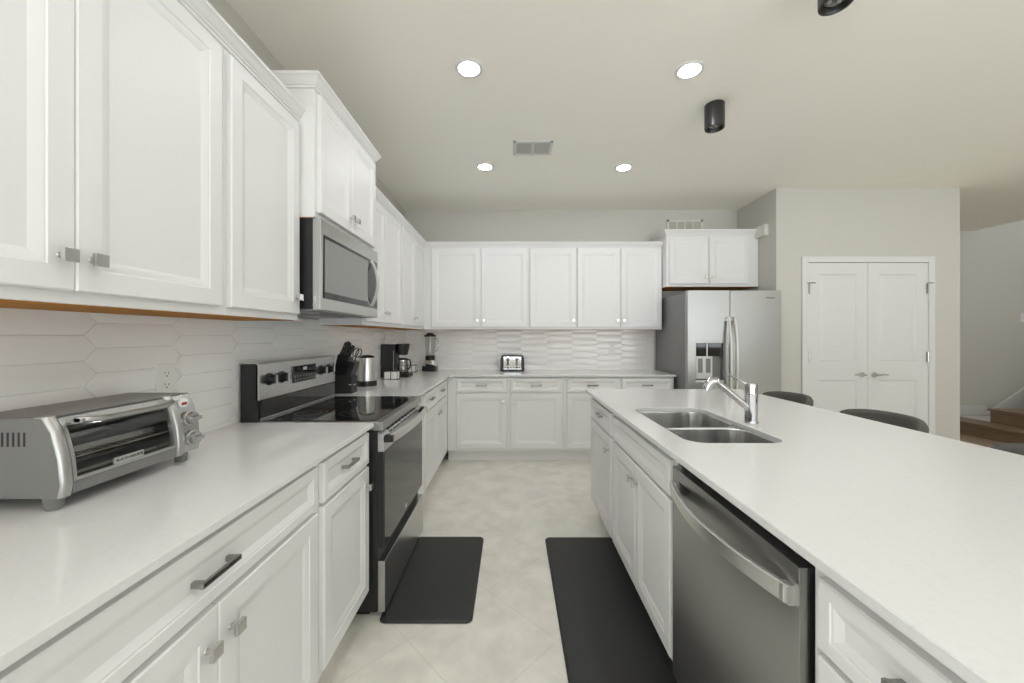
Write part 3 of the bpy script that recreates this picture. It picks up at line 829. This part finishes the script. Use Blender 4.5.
b = BM(); box(b, HX0, HX1, -0.006, 0.05, HZ0, HZ0 + 0.022, 0.003); obj('drip_tray', b, M_STEELH, fd)
def fridge_handle(x, side):
    b = BM(); secs = []
    n = 18
    for i in range(n + 1):
        u = i / n; z = 0.62 + 0.88 * u
        y = -0.028 - 0.042 * (1 - abs(2 * u - 1) ** 2.4)
        w, th = 0.014, 0.011
        secs.append([(x - w, y + th, z), (x - w, y - th * 0.3, z), (x - w * 0.5, y - th, z), (x + w * 0.5, y - th, z), (x + w, y - th * 0.3, z), (x + w, y + th, z)])
    sweep(b, secs)
    box(b, x - 0.012, x + 0.012, -0.03, 0.001, 0.63, 0.66); box(b, x - 0.012, x + 0.012, -0.03, 0.001, 1.46, 1.49)
    return b
obj('door_handle', fridge_handle(FS - 0.029, -1), M_STEELH, fd)
obj('door_handle', fridge_handle(FS + 0.029, 1), M_STEELH, rd)
b = text_bm('Whirlpool', 0.021); bmesh.ops.translate(b, verts=b.verts, vec=(0.807, -0.0005, 1.688)); obj('badge_lettering', b, M_TEXT, rd)

# ------------------------------------------------------------------ toaster oven
to = thing('toaster_oven', 'silver toaster oven with glass door on the near left countertop', 'toaster oven', (-1.028, 0.868, ZT), RY)
TW = 0.395
side = [(0.004, 0.031), (-0.002, 0.06), (0.004, 0.12), (0.020, 0.18), (0.040, 0.213), (0.232, 0.213), (0.236, 0.205), (0.236, 0.031)]
b = BM(); prism(b, side, 0.0, 0.012, 'x', 0.001); sp = obj('side_panel', b, M_GREY, to)
for i in range(7):
    b = BM(); box(b, -0.0006, 0.002, 0.075 + i * 0.0125, 0.0795 + i * 0.0125, 0.150, 0.182); obj('vent_slot', b, M_SLOT, sp)
b = BM()
box(b, 0.012, TW, 0.040, 0.234, 0.2095, 0.2145, 0.001); box(b, 0.012, TW - 0.08, 0.228, 0.236, 0.031, 0.21); box(b, 0.012, TW - 0.08, 0.004, 0.23, 0.031, 0.037)
obj('oven_shell', b, M_GREY, to)
b = BM(); prism(b, [(u, v) for u, v in side], TW - 0.080, TW, 'x', 0.004); cp = obj('control_housing', b, M_STEEL, to, label='silver control housing')
def front_y(z):     # front profile
    P = [(0.031, 0.004), (0.06, -0.002), (0.12, 0.004), (0.18, 0.020), (0.213, 0.040)]
    for (z0, y0), (z1, y1) in zip(P, P[1:]):
        if z <= z1: return y0 + (y1 - y0) * (z - z0) / (z1 - z0)
    return P[-1][1]
for xx in (0.014, TW - 0.078):
    b = BM(); secs = []
    for i in range(13):
        z = 0.031 + 0.184 * i / 12
        y = front_y(z) - 0.004
        w = 0.0135
        secs.append([(xx - w, y + 0.022, z), (xx - w, y + 0.004, z), (xx - w * 0.5, y - 0.004, z), (xx + w * 0.5, y - 0.004, z), (xx + w, y + 0.004, z), (xx + w, y + 0.022, z)])
    sweep(b, secs); obj('front_trim', b, M_SATIN, to, label='curved bright metal trim', sharp=60)
gx0, gx1 = 0.0255, TW - 0.0925
zs = [0.066 + (0.2 - 0.066) * i / 8 for i in range(9)]
b = BM(); sweep(b, [[(gx0, front_y(z) - 0.001, z), (gx1, front_y(z) - 0.001, z), (gx1, front_y(z) + 0.002, z), (gx0, front_y(z) + 0.002, z)] for z in zs])
gd = obj('glass_door', b, M_OVENPANE, to)
b = BM()
for x0, x1 in ((gx0, gx0 + 0.008), (gx1 - 0.008, gx1)): sweep(b, [[(x0, front_y(z) - 0.004, z), (x1, front_y(z) - 0.004, z), (x1, front_y(z) + 0.003, z), (x0, front_y(z) + 0.003, z)] for z in zs])
box(b, gx0, gx1, front_y(0.066) - 0.004, front_y(0.066) + 0.004, 0.062, 0.070)
sweep(b, [[(x, front_y(0.197) - 0.006, 0.189), (x, front_y(0.197) + 0.004, 0.189), (x, front_y(0.21) + 0.004, 0.209), (x, front_y(0.21) - 0.006, 0.209)] for x in (gx0, gx1)])
obj('door_frame', b, M_SATIN, gd)
b = BM(); box(b, gx0, gx1, -0.003, 0.006, 0.034, 0.061, 0.001); obj('lower_strip', b, M_GREY, to, label='grey strip below the glass')
b = BM(); secs = []
for i in range(15):
    u = i / 14; x = gx0 + 0.012 + (gx1 - gx0 - 0.024) * u
    w = 1 - abs(2 * u - 1) ** 4
    y = -0.001 - 0.030 * w; z = 0.203 - 0.004 * w
    secs.append([(x, y, z - 0.007), (x, y - 0.006, z - 0.003), (x, y - 0.005, z + 0.005), (x, y + 0.006, z + 0.007), (x, y + 0.010, z), (x, y + 0.008, z - 0.006)])
sweep(b, secs)
for xx in (gx0 + 0.02, gx1 - 0.02): box(b, xx - 0.008, xx + 0.008, -0.012, 0.034, 0.196, 0.206)
obj('door_handle', b, M_SATIN, gd, sharp=60)
b = BM()
for yy in (0.03, 0.215): tube(b, [(gx0 - 0.012, yy, 0.108), (gx1 + 0.010, yy, 0.108)], 0.0028, 8)
for i in range(12):
    x = gx0 + 0.008 + i * 0.0235
    tube(b, [(x, 0.03, 0.110), (x, 0.215, 0.110)], 0.0017, 6)
obj('wire_rack', b, M_RACK, to)
b = BM(); panel(b, 0, 0.25, 0, 0.15, [(0, 0), (0, 0.016), (0.003, 0.017), (0.006, 0.006), (0.012, 0.004)])
bmesh.ops.rotate(b, verts=b.verts, cent=(0, 0, 0), matrix=Matrix.Rotation(-PI / 2, 3, 'X')); bmesh.ops.translate(b, verts=b.verts, vec=(gx0 + 0.012, 0.05, 0.1135))
obj('baking_tray', b, M_RACK, to)
b = BM()
for yy in (0.07, 0.17): tube(b, [(gx0 - 0.01, yy, 0.058), (gx1 + 0.01, yy, 0.058)], 0.0045, 8)
obj('heating_element', b, M_PLATE, to)
for z, r in ((0.139, 0.0195), (0.076, 0.0195)):
    y = front_y(z) - 0.001; xk = TW - 0.036
    b = BM(); lathe(b, [(r + 0.004, 0), (r + 0.004, -0.005), (r, -0.007), (r - 0.001, -0.020)], (xk, y, z), 28, 'y'); box(b, xk - r + 0.003, xk + r - 0.003, y - 0.031, y - 0.018, z - 0.0055, z + 0.0055, 0.002)
    obj('control_knob', b, M_STEEL, cp)
b = BM(); y = front_y(0.185); lathe(b, [(0.017, 0.004), (0.017, -0.003), (0.014, -0.0045)], (TW - 0.040, y, 0.186), 24, 'y')
ib = obj('indicator_bezel', b, M_PORC, cp)
b = BM(); box(b, TW - 0.050, TW - 0.030, y - 0.006, y, 0.181, 0.190, 0.001); obj('indicator_lamp', b, M_RED, ib, label='small red power light')
b = BM(); box(b, 0.118, 0.196, front_y(0.075) - 0.0055, front_y(0.075), 0.0705, 0.0865, 0.001); bd = obj('badge', b, M_PLATE, gd)
b = text_bm('BLACK+DECKER', 0.0098); bmesh.ops.translate(b, verts=b.verts, vec=(0.157, front_y(0.075) - 0.0058, 0.0785)); obj('badge_lettering', b, M_TEXT, bd)
for x in (0.0205, TW - 0.035):
    for yy in (0.034, 0.205):
        b = BM(); lathe(b, [(0.0135, 0.0), (0.016, 0.003), (0.019, 0.030), (0.019, 0.034)], (x, yy, 0), 20); obj('foot', b, M_GREY, to)

# ------------------------------------------------------------------ floor mats
def floor_mat(x0, x1, y0, y1, label):
    b = BM(); secs = []
    for ins, z in ((0.004, 0.0), (0, 0.003), (0, 0.007), (0.008, 0.0135), (0.013, 0.0145), (0.014, 0.0135), (0.018, 0.0135)):
        secs.append([(x, y, z) for x, y in rrect(x0 + ins, x1 - ins, y0 + ins, y1 - ins, 0.03 - ins, 5)])
    sweep(b, secs)
    return tag(obj('floor_mat', b, M_MAT), label, 'mat')
floor_mat(-0.612, -0.182, 1.748, 2.492, 'short black anti-fatigue mat on the floor in front of the range')
floor_mat(0.213, 0.652, 1.29, 2.485, 'long black anti-fatigue mat on the floor along the island')

# ------------------------------------------------------------------ outlets, switch, vents, chime
def outlet(label, loc, rotz, cat='outlet'):
    t = thing('wall_outlet', label, cat, loc, rotz)
    b = BM(); panel(b, -0.037, 0.037, -0.059, 0.059, [(0, 0), (0, 0.004), (0.003, 0.006)]); obj('cover_plate', b, M_WHITE, t)
    for z in (-0.021, 0.021):
        b = BM(); box(b, -0.017, 0.017, -0.0075, -0.005, z - 0.015, z + 0.015, 0.001); s = obj('socket', b, M_WHITE, t)
        b = BM(); box(b, -0.008, -0.006, -0.0079, -0.007, z - 0.001, z + 0.008); box(b, 0.006, 0.008, -0.0079, -0.007, z - 0.001, z + 0.007); cyl(b, (0, -0.007, z - 0.008), (0, -0.0079, z - 0.008), 0.0028, seg=10)
        obj('socket_holes', b, M_SLOT, s)
    return t
outlet('white wall outlet on the left backsplash above the toaster oven', (XL + 0.0085, 1.408, 1.155), RY)
outlet('white wall outlet on the back backsplash near the refrigerator', (1.20, YK - 0.0085, 1.17), 0)
outlet('white wall outlet in the far left corner between coffee maker and blender', (-1.195, YK - 0.0085, 1.19), 0)
t = thing('light_switch', 'white light switch plate on the wall above the stairs', 'switch', (7.36, YS, 1.575))
b = BM(); panel(b, -0.06, 0.06, -0.06, 0.06, [(0, 0), (0, 0.004), (0.003, 0.007)]); obj('cover_plate', b, M_WHITE, t)
for x in (-0.025, 0.025):
    b = BM(); box(b, x - 0.016, x + 0.016, -0.011, -0.006, -0.034, 0.034, 0.002); obj('rocker', b, M_WHITE, t)
t = thing('ceiling_vent', 'white two-panel air vent in the ceiling between the recessed lights', 'vent', (0.165, 3.07, ZC))
b = BM(); W, D = 0.155, 0.112
for x0, x1, y0, y1 in ((-W, W, -D, -D + 0.025), (-W, W, D - 0.025, D), (-W, -W + 0.025, -D, D), (W - 0.025, W, -D, D), (-0.010, 0.010, -D, D)): box(b, x0, x1, y0, y1, -0.008, 0.0, 0.002)
obj('vent_frame', b, M_TRIM, t)
b = BM(); box(b, -W + 0.02, W - 0.02, -D + 0.02, D - 0.02, -0.002, 0.0); obj('vent_backing', b, M_VENT, t)
b = BM()
for i in range(9):
    y = -D + 0.036 + i * 0.0185
    prism(b, [(y, -0.0015), (y + 0.012, -0.007), (y + 0.0135, -0.007), (y + 0.0015, -0.0015)], -W + 0.02, W - 0.02, 'x')
obj('vent_louvers', b, M_VENT, t)
t = thing('wall_vent', 'white return air vent high on the back wall above the refrigerator cabinet', 'vent', (2.075, YK, 2.605))
b = BM(); W, D = 0.215, 0.105
for x0, x1, z0, z1 in ((-W, W, -D, -D + 0.025), (-W, W, D - 0.025, D), (-W, -W + 0.025, -D, D), (W - 0.025, W, -D, D)): box(b, x0, x1, -0.01, 0, z0, z1, 0.002)
for x in (-0.095, 0.0, 0.095): box(b, x - 0.008, x + 0.008, -0.009, 0, -D, D)
obj('vent_frame', b, M_OFFW, t)
b = BM(); box(b, -W + 0.02, W - 0.02, -0.003, 0, -D + 0.02, D - 0.02); obj('vent_backing', b, mat('wall_vent_shade', (0.50, 0.48, 0.42), 0.7), t)
b = BM()
for i in range(10):
    z = -D + 0.03 + i * 0.015
    box(b, -W + 0.02, W - 0.02, -0.006, -0.0025, z, z + 0.004)
obj('vent_louvers', b, MATS['wall_vent_shade'], t)
b = BM(); box(b, XA - 0.045, XA, 4.035, 4.265, 2.378, 2.498, 0.004); box(b, XA - 0.047, XA - 0.043, 4.06, 4.24, 2.40, 2.476, 0.001)
tag(obj('door_chime', b, M_OFFW), 'small white door chime box high on the alcove wall', 'chime')

# ------------------------------------------------------------------ ceiling lights
def can(label, x, y, group=None, proto=[]):
    if proto:
        return dup(proto[0], (x, y, ZC), None, label)
    t = thing('recessed_light', label, 'ceiling light', (x, y, ZC), 0)
    b = BM(); lathe(b, [(0.078, 0.0), (0.078, -0.004), (0.073, -0.007), (0.059, -0.006), (0.0577, -0.002), (0.0577, 0.0)], (0, 0, 0), 40, cap=False); obj('trim_ring', b, M_TRIM, t)
    b = BM(); lathe(b, [(0.0575, -0.0005), (0.0575, -0.0035), (0.048, -0.0042)], (0, 0, 0), 40); obj('lens', b, M_LENS, t, label='glowing white lens')
    proto.append(t)
    return t
can('lit round recessed ceiling light, nearer left of the four', -0.242, 2.16)
can('lit round recessed ceiling light, nearer right, beside the black spotlight', 1.008, 2.175)
can('lit round recessed ceiling light, farther left, below and left of the air vent', -0.24, 3.415)
can('lit round recessed ceiling light, farther right, right of the air vent', 1.0, 3.43)
for x, y in ((-0.24, 0.6), (1.0, -0.3), (-0.24, -1.6), (1.6, -2.6), (3.6, 2.2), (3.6, 0.2), (3.6, -2.2), (5.8, 2.4), (5.8, 0.2), (5.8, -2.2)):  # lamps out of view, added to brighten the room
    c = can('round recessed ceiling light added out of view as fill light', x, y)
    c['group'] = 'unseen recessed lights added over the rest of the room'
def spot(label, y):
    t = thing('ceiling_spotlight', label, 'spotlight', (1.322, y, ZC))
    b = BM(); lathe(b, [(0.056, 0.0), (0.060, -0.003), (0.060, -0.150), (0.0585, -0.157), (0.050, -0.157), (0.047, -0.150), (0.040, -0.120), (0.0, -0.119)], (0, 0, 0), 40, cap=False); obj('housing', b, mat('spotlight_black', (0.022, 0.021, 0.02), 0.33), t)
    b = BM(); lathe(b, [(0.040, -0.121), (0.040, -0.135), (0.034, -0.138), (0.030, -0.130), (0.012, -0.128), (0.010, -0.133)], (0, 0, 0), 28)
    r = obj('reflector', b, M_GREY, t)
    for k in range(3):
        b = BM(); a = k * 2 * PI / 3 + 0.4
        cyl(b, (0.021 * math.cos(a), 0.021 * math.sin(a), -0.125), (0.021 * math.cos(a), 0.021 * math.sin(a), -0.140), 0.008, seg=14); obj('lens', b, M_PLATE, r)
    return t
spot('black cylinder spotlight on the ceiling, fully in view beside the recessed light', 2.50)
spot('black cylinder spotlight cut off by the top edge of the photo', 1.562)

# ------------------------------------------------------------------ stairs
st = thing('staircase', 'brown wooden stairs rising to the right beyond the pantry wall', 'stairs', (6.03, 4.4, 0))
RISE = 0.179
XS = [0.0, 0.275, 0.90, 1.17, 1.44, 1.71, 1.98, 2.25]     # riser positions: a deep second tread, then the flight
for i, x in enumerate(XS):
    xe = XS[i + 1] if i + 1 < len(XS) else 2.5
    y1 = 1.095 if i == 0 else 0.66
    b = BM(); box(b, x, xe + 0.02, -0.9, y1 - 0.012, 0.004, (i + 1) * RISE - 0.028); obj('riser', b, M_WOODS, st)
    b = BM(); box(b, x - 0.03, xe + 0.03, -0.9, y1, (i + 1) * RISE - 0.028, (i + 1) * RISE, 0.006); obj('tread', b, M_WOODS, st)
b = BM(); box(b, 0.30, 2.5, 0.66, 1.07, 0.0, RISE - 0.001); obj('closed_side', b, M_TRIM, st)
b = BM(); prism(b, [(0.72, RISE), (0.74, RISE + 0.02), (0.92, RISE + 0.14), (2.45, RISE + 1.16), (2.45, RISE)], 1.07, 1.098, 'y'); obj('skirt_board', b, M_TRIM, st, label='white sloping skirt board')
b = BM(); box(b, -0.02, 0.76, 1.078, 1.098, RISE, RISE + 0.14, 0.003); obj('skirt_base', b, M_TRIM, st, label='white baseboard on first tread')
b = BM(); box(b, 4.6, XR, 3.0, YS, 0.0, 0.004); struct('floor_landing', b, M_WOODL)

# ------------------------------------------------------------------ bar stools
def make_stool(label, x, y):
    t = thing('bar_stool', label, 'stool', (x, y, 0), 0, 'stools along the island')
    b = BM()
    secs = []
    for ins, z in ((0.03, 0.60), (0.008, 0.605), (0, 0.62), (0, 0.645), (0.01, 0.66), (0.04, 0.667)):
        secs.append([(px, py, z) for px, py in rrect(-0.20 + ins, 0.20 - ins, -0.215 + ins, 0.215 - ins, 0.08, 5)])
    sweep(b, secs); obj('seat', b, M_FABRIC, t)
    b = BM(); secs = []
    n = 20
    for i in range(n + 1):
        u = 2 * i / n - 1
        ang = u * 1.05
        r = 0.285
        cx, cy = -0.055 + r * math.cos(ang) * 1.0, r * math.sin(ang) * 1.02
        nx, ny = math.cos(ang), math.sin(ang)
        top = 0.868 - 0.035 * abs(u) ** 3
        if abs(u) > 0.85: top -= 0.05 * ((abs(u) - 0.85) / 0.15) ** 2
        th = 0.020
        secs.append([(cx - nx * th, cy - ny * th, 0.64), (cx + nx * th, cy + ny * th, 0.64), (cx + nx * (th + 0.012), cy + ny * (th + 0.012), top - 0.02), (cx + nx * (th + 0.004), cy + ny * (th + 0.004), top - 0.003), (cx, cy, top), (cx - nx * (th - 0.012), cy - ny * (th - 0.012), top - 0.006), (cx - nx * th, cy - ny * th, top - 0.024)])
    sweep(b, secs); obj('backrest', b, M_FABRIC, t, sharp=60)
    for sx in (-1, 1):
        for sy in (-1, 1):
            b = BM(); tube(b, [(sx * 0.15, sy * 0.16, 0.60), (sx * 0.19, sy * 0.20, 0.0)], [0.014, 0.011], 12); obj('leg', b, M_BLACKM, t)
    b = BM(); q = [(0.175, 0.185), (-0.175, 0.185), (-0.175, -0.185), (0.175, -0.185)]
    for i in range(4): tube(b, [(*q[i], 0.22), (*q[(i + 1) % 4], 0.22)], 0.008, 8)
    obj('foot_ring', b, M_BLACKM, t)
    return t
s0 = make_stool('dark grey low-back stool at the middle of the island, in front of the pantry doors', 2.0, 2.22)
dup(s0, (2.0, 2.985, 0), None, 'dark grey low-back stool at the far end of the island, next to the refrigerator')
dup(s0, (2.0, 1.44, 0), None, 'dark grey low-back stool at the right edge of the photo, below the stairs')

# ------------------------------------------------------------------ knife block with knives
kb = thing('knife_block', 'black stepped knife block on the counter just past the range', 'knife block', (-1.265, 2.66, ZT))
b = BM()
prism(b, [(0.0, 0.0), (0.150, 0.0), (0.150, 0.118), (0.10, 0.125), (0.0, 0.125)], 0.0, 0.10, 'y', 0.004)
obj('block_base', b, M_BLACKM, kb)
b = BM()
prism(b, [(0.003, 0.06), (0.120, 0.06), (0.172, 0.215), (0.122, 0.228), (0.130, 0.246), (0.052, 0.276)], 0.004, 0.096, 'y', 0.004)
obj('block_body', b, M_BLACK, kb)
b = BM(); box(b, 0.13, 0.15, -0.0008, 0.0, 0.06, 0.066); box(b, 0.1505, 0.1512, 0.03, 0.07, 0.055, 0.061); obj('badge', b, M_PLATE, kb)
ax = Vector((0.42, 0, 0.907)).normalized()
KN = [((0.068, 0.020, 0.266), 0.100), ((0.068, 0.050, 0.266), 0.105), ((0.068, 0.080, 0.266), 0.095), ((0.106, 0.022, 0.252), 0.085), ((0.106, 0.052, 0.252), 0.09)]
for p, L in KN:
    p = Vector(p)
    b = BM()
    lx = Vector((ax.z, 0, -ax.x))
    secs = []
    for u, w, h in ((0, 0.007, 0.011), (0.15, 0.008, 0.012), (0.5, 0.008, 0.0105), (0.85, 0.009, 0.013), (1.0, 0.007, 0.010)):
        c = p + ax * L * u
        secs.append([c + lx * (h * a_) + Vector((0, w * b_, 0)) for a_, b_ in ((-1, -0.5), (-0.6, -1), (0.6, -1), (1, -0.5), (1, 0.5), (0.6, 1), (-0.6, 1), (-1, 0.5))])
    sweep(b, secs)
    k = obj('knife', b, M_BLACK); k.location = (-1.265, 2.66, ZT)
    tag(k, 'black-handled knife standing in the black knife block', 'knife', 'knives in the block')
    b = BM(); c = p + ax * L * 0.5
    for u in (0.3, 0.7):
        c = p + ax * L * u; cyl(b, c + Vector((0, -0.0088, 0)), c + Vector((0, 0.0088, 0)), 0.0022, seg=8)
    obj('rivet', b, M_STEELH, k)
b = BM()
c0 = Vector((0.145, 0.060, 0.222)) + ax * 0.065
ring = [c0 + ax * (0.032 * math.cos(a)) + Vector((ax.z, 0, -ax.x)) * (0.018 * math.sin(a) + 0.004) for a in [2 * PI * i / 18 for i in range(18)]]
tube(b, ring, 0.0035, 8, closed=True)
tube(b, [c0 - ax * 0.032, Vector((0.140, 0.060, 0.21))], 0.004, 8)
ring = [v + Vector((-0.022, 0.004, 0.006)) for v in ring]
tube(b, ring, 0.0035, 8, closed=True)
k = obj('kitchen_scissors', b, M_BLACK); k.location = (-1.265, 2.66, ZT)
tag(k, 'black kitchen scissors with loop handles in the knife block', 'scissors')

# ------------------------------------------------------------------ kettle
ke = thing('electric_kettle', 'stainless electric kettle with black lid and base beside the knife block', 'kettle', (-1.175, 3.10, ZT))
b = BM(); lathe(b, [(0.078, 0), (0.080, 0.004), (0.079, 0.036), (0.075, 0.042)], seg=36); obj('power_base', b, M_BLACK, ke)
b = BM(); lathe(b, [(0.073, 0.042), (0.074, 0.048), (0.071, 0.11), (0.062, 0.20), (0.057, 0.226)], seg=36); kbd = obj('kettle_body', b, M_STEELH, ke, sharp=50)
b = BM(); lathe(b, [(0.058, 0.226), (0.058, 0.232), (0.050, 0.241), (0.030, 0.247), (0.0, 0.249)], seg=32, cap=False); obj('lid', b, M_BLACK, ke)
b = BM(); prism(b, [(-0.015, 0.0), (0.015, 0.0), (0.0, 0.028)], 0.205, 0.226, 'z')
for v in b.verts: v.co.y = -(v.co.y + 0.054 + (v.co.z - 0.205) * 0.1)
obj('spout', b, M_STEELH, ke)
b = BM(); tube(b, [(-0.01, 0.050, 0.222), (-0.015, 0.085, 0.225), (-0.018, 0.108, 0.19), (-0.018, 0.104, 0.12), (-0.015, 0.072, 0.07)], [0.011, 0.011, 0.010, 0.009, 0.009], 12); obj('handle', b, M_BLACK, ke)

# ------------------------------------------------------------------ coffee maker
cm = thing('coffee_maker', 'black drip coffee maker in the far left corner of the counter', 'coffee maker', (-1.265, 3.70, ZT))
b = BM(); box(b, 0.0, 0.265, 0.0, 0.17, 0.0, 0.035, 0.008); obj('base', b, M_BLACK, cm)
b = BM(); prism(b, [(0.0, 0.03), (0.115, 0.03), (0.13, 0.10), (0.13, 0.318), (0.0, 0.322)], 0.004, 0.166, 'y', 0.006); obj('water_tank', b, M_BLACK, cm)
b = BM(); box(b, 0.118, 0.1215, -0.0005, 0.01, 0.05, 0.26); obj('level_window', b, M_PLATE, cm, label='pale water level strip')
b = BM(); lathe(b, [(0.040, 0.215), (0.048, 0.222), (0.066, 0.305), (0.066, 0.322), (0.058, 0.326)], (0.186, 0.085, 0), 32); obj('filter_basket', b, M_BLACK, cm)
b = BM(); lathe(b, [(0.060, 0.035), (0.060, 0.040), (0.055, 0.041)], (0.190, 0.085, 0), 28); obj('hot_plate', b, M_BLACKM, cm)
cf = thing('coffee_carafe', 'glass coffee carafe sitting on the coffee maker plate', 'carafe', (-1.076, 3.785, ZT + 0.041))
b = BM(); lathe(b, [(0.042, 0.0), (0.050, 0.006), (0.053, 0.04), (0.049, 0.085), (0.039, 0.118), (0.040, 0.124)], seg=32); obj('glass_body', b, clear('carafe_glass', (0.45, 0.45, 0.44), 0.03, 0.22), cf)
b = BM(); lathe(b, [(0.045, 0.124), (0.046, 0.132), (0.040, 0.142), (0.01, 0.146)], seg=28); obj('lid', b, M_BLACK, cf)
b = BM(); tube(b, [(0.034, -0.012, 0.128), (0.070, -0.018, 0.128), (0.080, -0.02, 0.10), (0.072, -0.018, 0.05), (0.052, -0.012, 0.03)], 0.007, 10); obj('handle', b, M_BLACK, cf)
b = BM(); lathe(b, [(0.0455, 0.112), (0.0475, 0.112), (0.0475, 0.124), (0.0455, 0.124)], seg=28, cap=False); obj('metal_band', b, M_CHROME, cf)

# ------------------------------------------------------------------ small white containers in wire frames
def wire_caddy(label, x, y, w, d, h, n):
    t = thing('wire_caddy', label, 'caddy', (x, y, ZT))
    b = BM()
    for i in range(n):
        x0 = -w / 2 + i * w / n
        box(b, x0 + 0.003, x0 + w / n - 0.003, -d / 2 + 0.003, d / 2 - 0.003, 0.004, h - 0.002, 0.006)
    obj('container', b, M_PORC, t, label='white ceramic container')
    b = BM(); r = 0.0018
    for z in (0.003, h):
        tube(b, [(-w / 2, -d / 2, z), (w / 2, -d / 2, z), (w / 2, d / 2, z), (-w / 2, d / 2, z)], r, 6, closed=True)
    for i in range(n + 1):
        xx = -w / 2 + w * i / n
        for yy in (-d / 2, d / 2): tube(b, [(xx, yy, 0.0), (xx, yy, h + 0.001)], r, 6)
    obj('wire_frame', b, M_BLACKM, t)
    return t
wire_caddy('wider white container in a thin black wire frame in front of the coffee maker', -1.115, 3.555, 0.125, 0.085, 0.073, 2)
wire_caddy('smaller white container in a thin black wire frame between coffee maker and blender', -1.115, 4.28, 0.092, 0.085, 0.075, 2)

# ------------------------------------------------------------------ countertop blender
bl = thing('countertop_blender', 'black and silver blender with clear jar in the back left corner', 'blender', (-0.945, 4.42, ZT))
b = BM(); prism(b, [(-0.078, -0.075), (0.078, -0.075), (0.072, 0.075), (-0.072, 0.075)], 0.0, 0.06, 'z', 0.006); obj('foot_base', b, M_BLACK, bl)
b = BM(); secs = []
for s_, z in ((0.074, 0.058), (0.072, 0.075), (0.064, 0.10), (0.055, 0.122)):
    secs.append([(x, y, z) for x, y in rrect(-s_, s_, -s_, s_, s_ * 0.45, 5)])
sweep(b, secs); mh = obj('motor_housing', b, M_STEELH, bl, sharp=50)
b = BM(); prism(b, [(-0.035, 0.022), (0.062, 0.018), (0.062, 0.072), (-0.035, 0.085)], -0.080, -0.068, 'y', 0.003); obj('button_panel', b, M_BLACK, bl)
b = BM(); lathe(b, [(0.052, 0.122), (0.054, 0.130), (0.056, 0.170), (0.050, 0.176)], seg=28); obj('blade_collar', b, M_BLACK, bl)
b = BM(); lathe(b, [(0.047, 0.176), (0.050, 0.20), (0.060, 0.36), (0.062, 0.395)], seg=28, cap=False); jr = obj('jar', b, M_JAR, bl)
b = BM(); tube(b, [(0.058, -0.01, 0.37), (0.098, -0.02, 0.365), (0.100, -0.02, 0.30), (0.094, -0.02, 0.24), (0.054, -0.01, 0.225)], 0.0065, 10); obj('jar_handle', b, M_JAR, jr)
b = BM(); lathe(b, [(0.064, 0.393), (0.066, 0.398), (0.064, 0.414), (0.040, 0.418), (0.036, 0.432), (0.030, 0.436)], seg=28); obj('lid', b, M_BLACK, bl)

# ------------------------------------------------------------------ toaster
ts = thing('toaster', 'black and chrome toaster against the back wall tiles', 'toaster', (0.004, 4.36, ZT))
b = BM()
sh = [(-0.138, 0.004), (0.138, 0.004), (0.138, 0.02), (0.134, 0.15), (0.122, 0.175), (0.10, 0.182), (-0.10, 0.182), (-0.122, 0.175), (-0.134, 0.15), (-0.138, 0.02)]
prism(b, sh, 0.0, 0.165, 'y', 0.004); obj('toaster_body', b, M_BLACK, ts)
b = BM(); panel(b, -0.104, 0.104, 0.016, 0.168, [(0, 0), (0, 0.004), (0.006, 0.008)]); fp = obj('front_panel', b, M_CHROME, ts, label='chrome front panel')
for s_ in (-1, 1):
    x = s_ * 0.05
    b = BM(); box(b, x - 0.014, x + 0.014, -0.0115, -0.007, 0.065, 0.150, 0.002); box(b, x - 0.022, x + 0.022, -0.028, -0.008, 0.125, 0.140, 0.003); obj('lever', b, M_GREY, fp)
    b = BM(); lathe(b, [(0.012, -0.007), (0.012, -0.016), (0.009, -0.018)], (x, 0, 0.042), 18, 'y'); obj('dial', b, M_BLACK, fp)
    for q in (-1, 1):
        b = BM(); cyl(b, (x + q * 0.030, -0.007, 0.042), (x + q * 0.030, -0.011, 0.042), 0.005, seg=10); obj('button', b, M_BLACK, fp)
for x in (-0.05, 0.05):
    b = BM(); box(b, x - 0.04, x + 0.04, 0.025, 0.06, 0.1815, 0.1832); box(b, x - 0.04, x + 0.04, 0.095, 0.13, 0.1815, 0.1832); obj('bread_slot', b, M_STEELD, ts)
for x in (-0.11, 0.11):
    for y in (0.02, 0.145):
        b = BM(); cyl(b, (x, y, 0), (x, y, 0.006), 0.01, seg=12); obj('foot', b, M_BLACKM, ts)
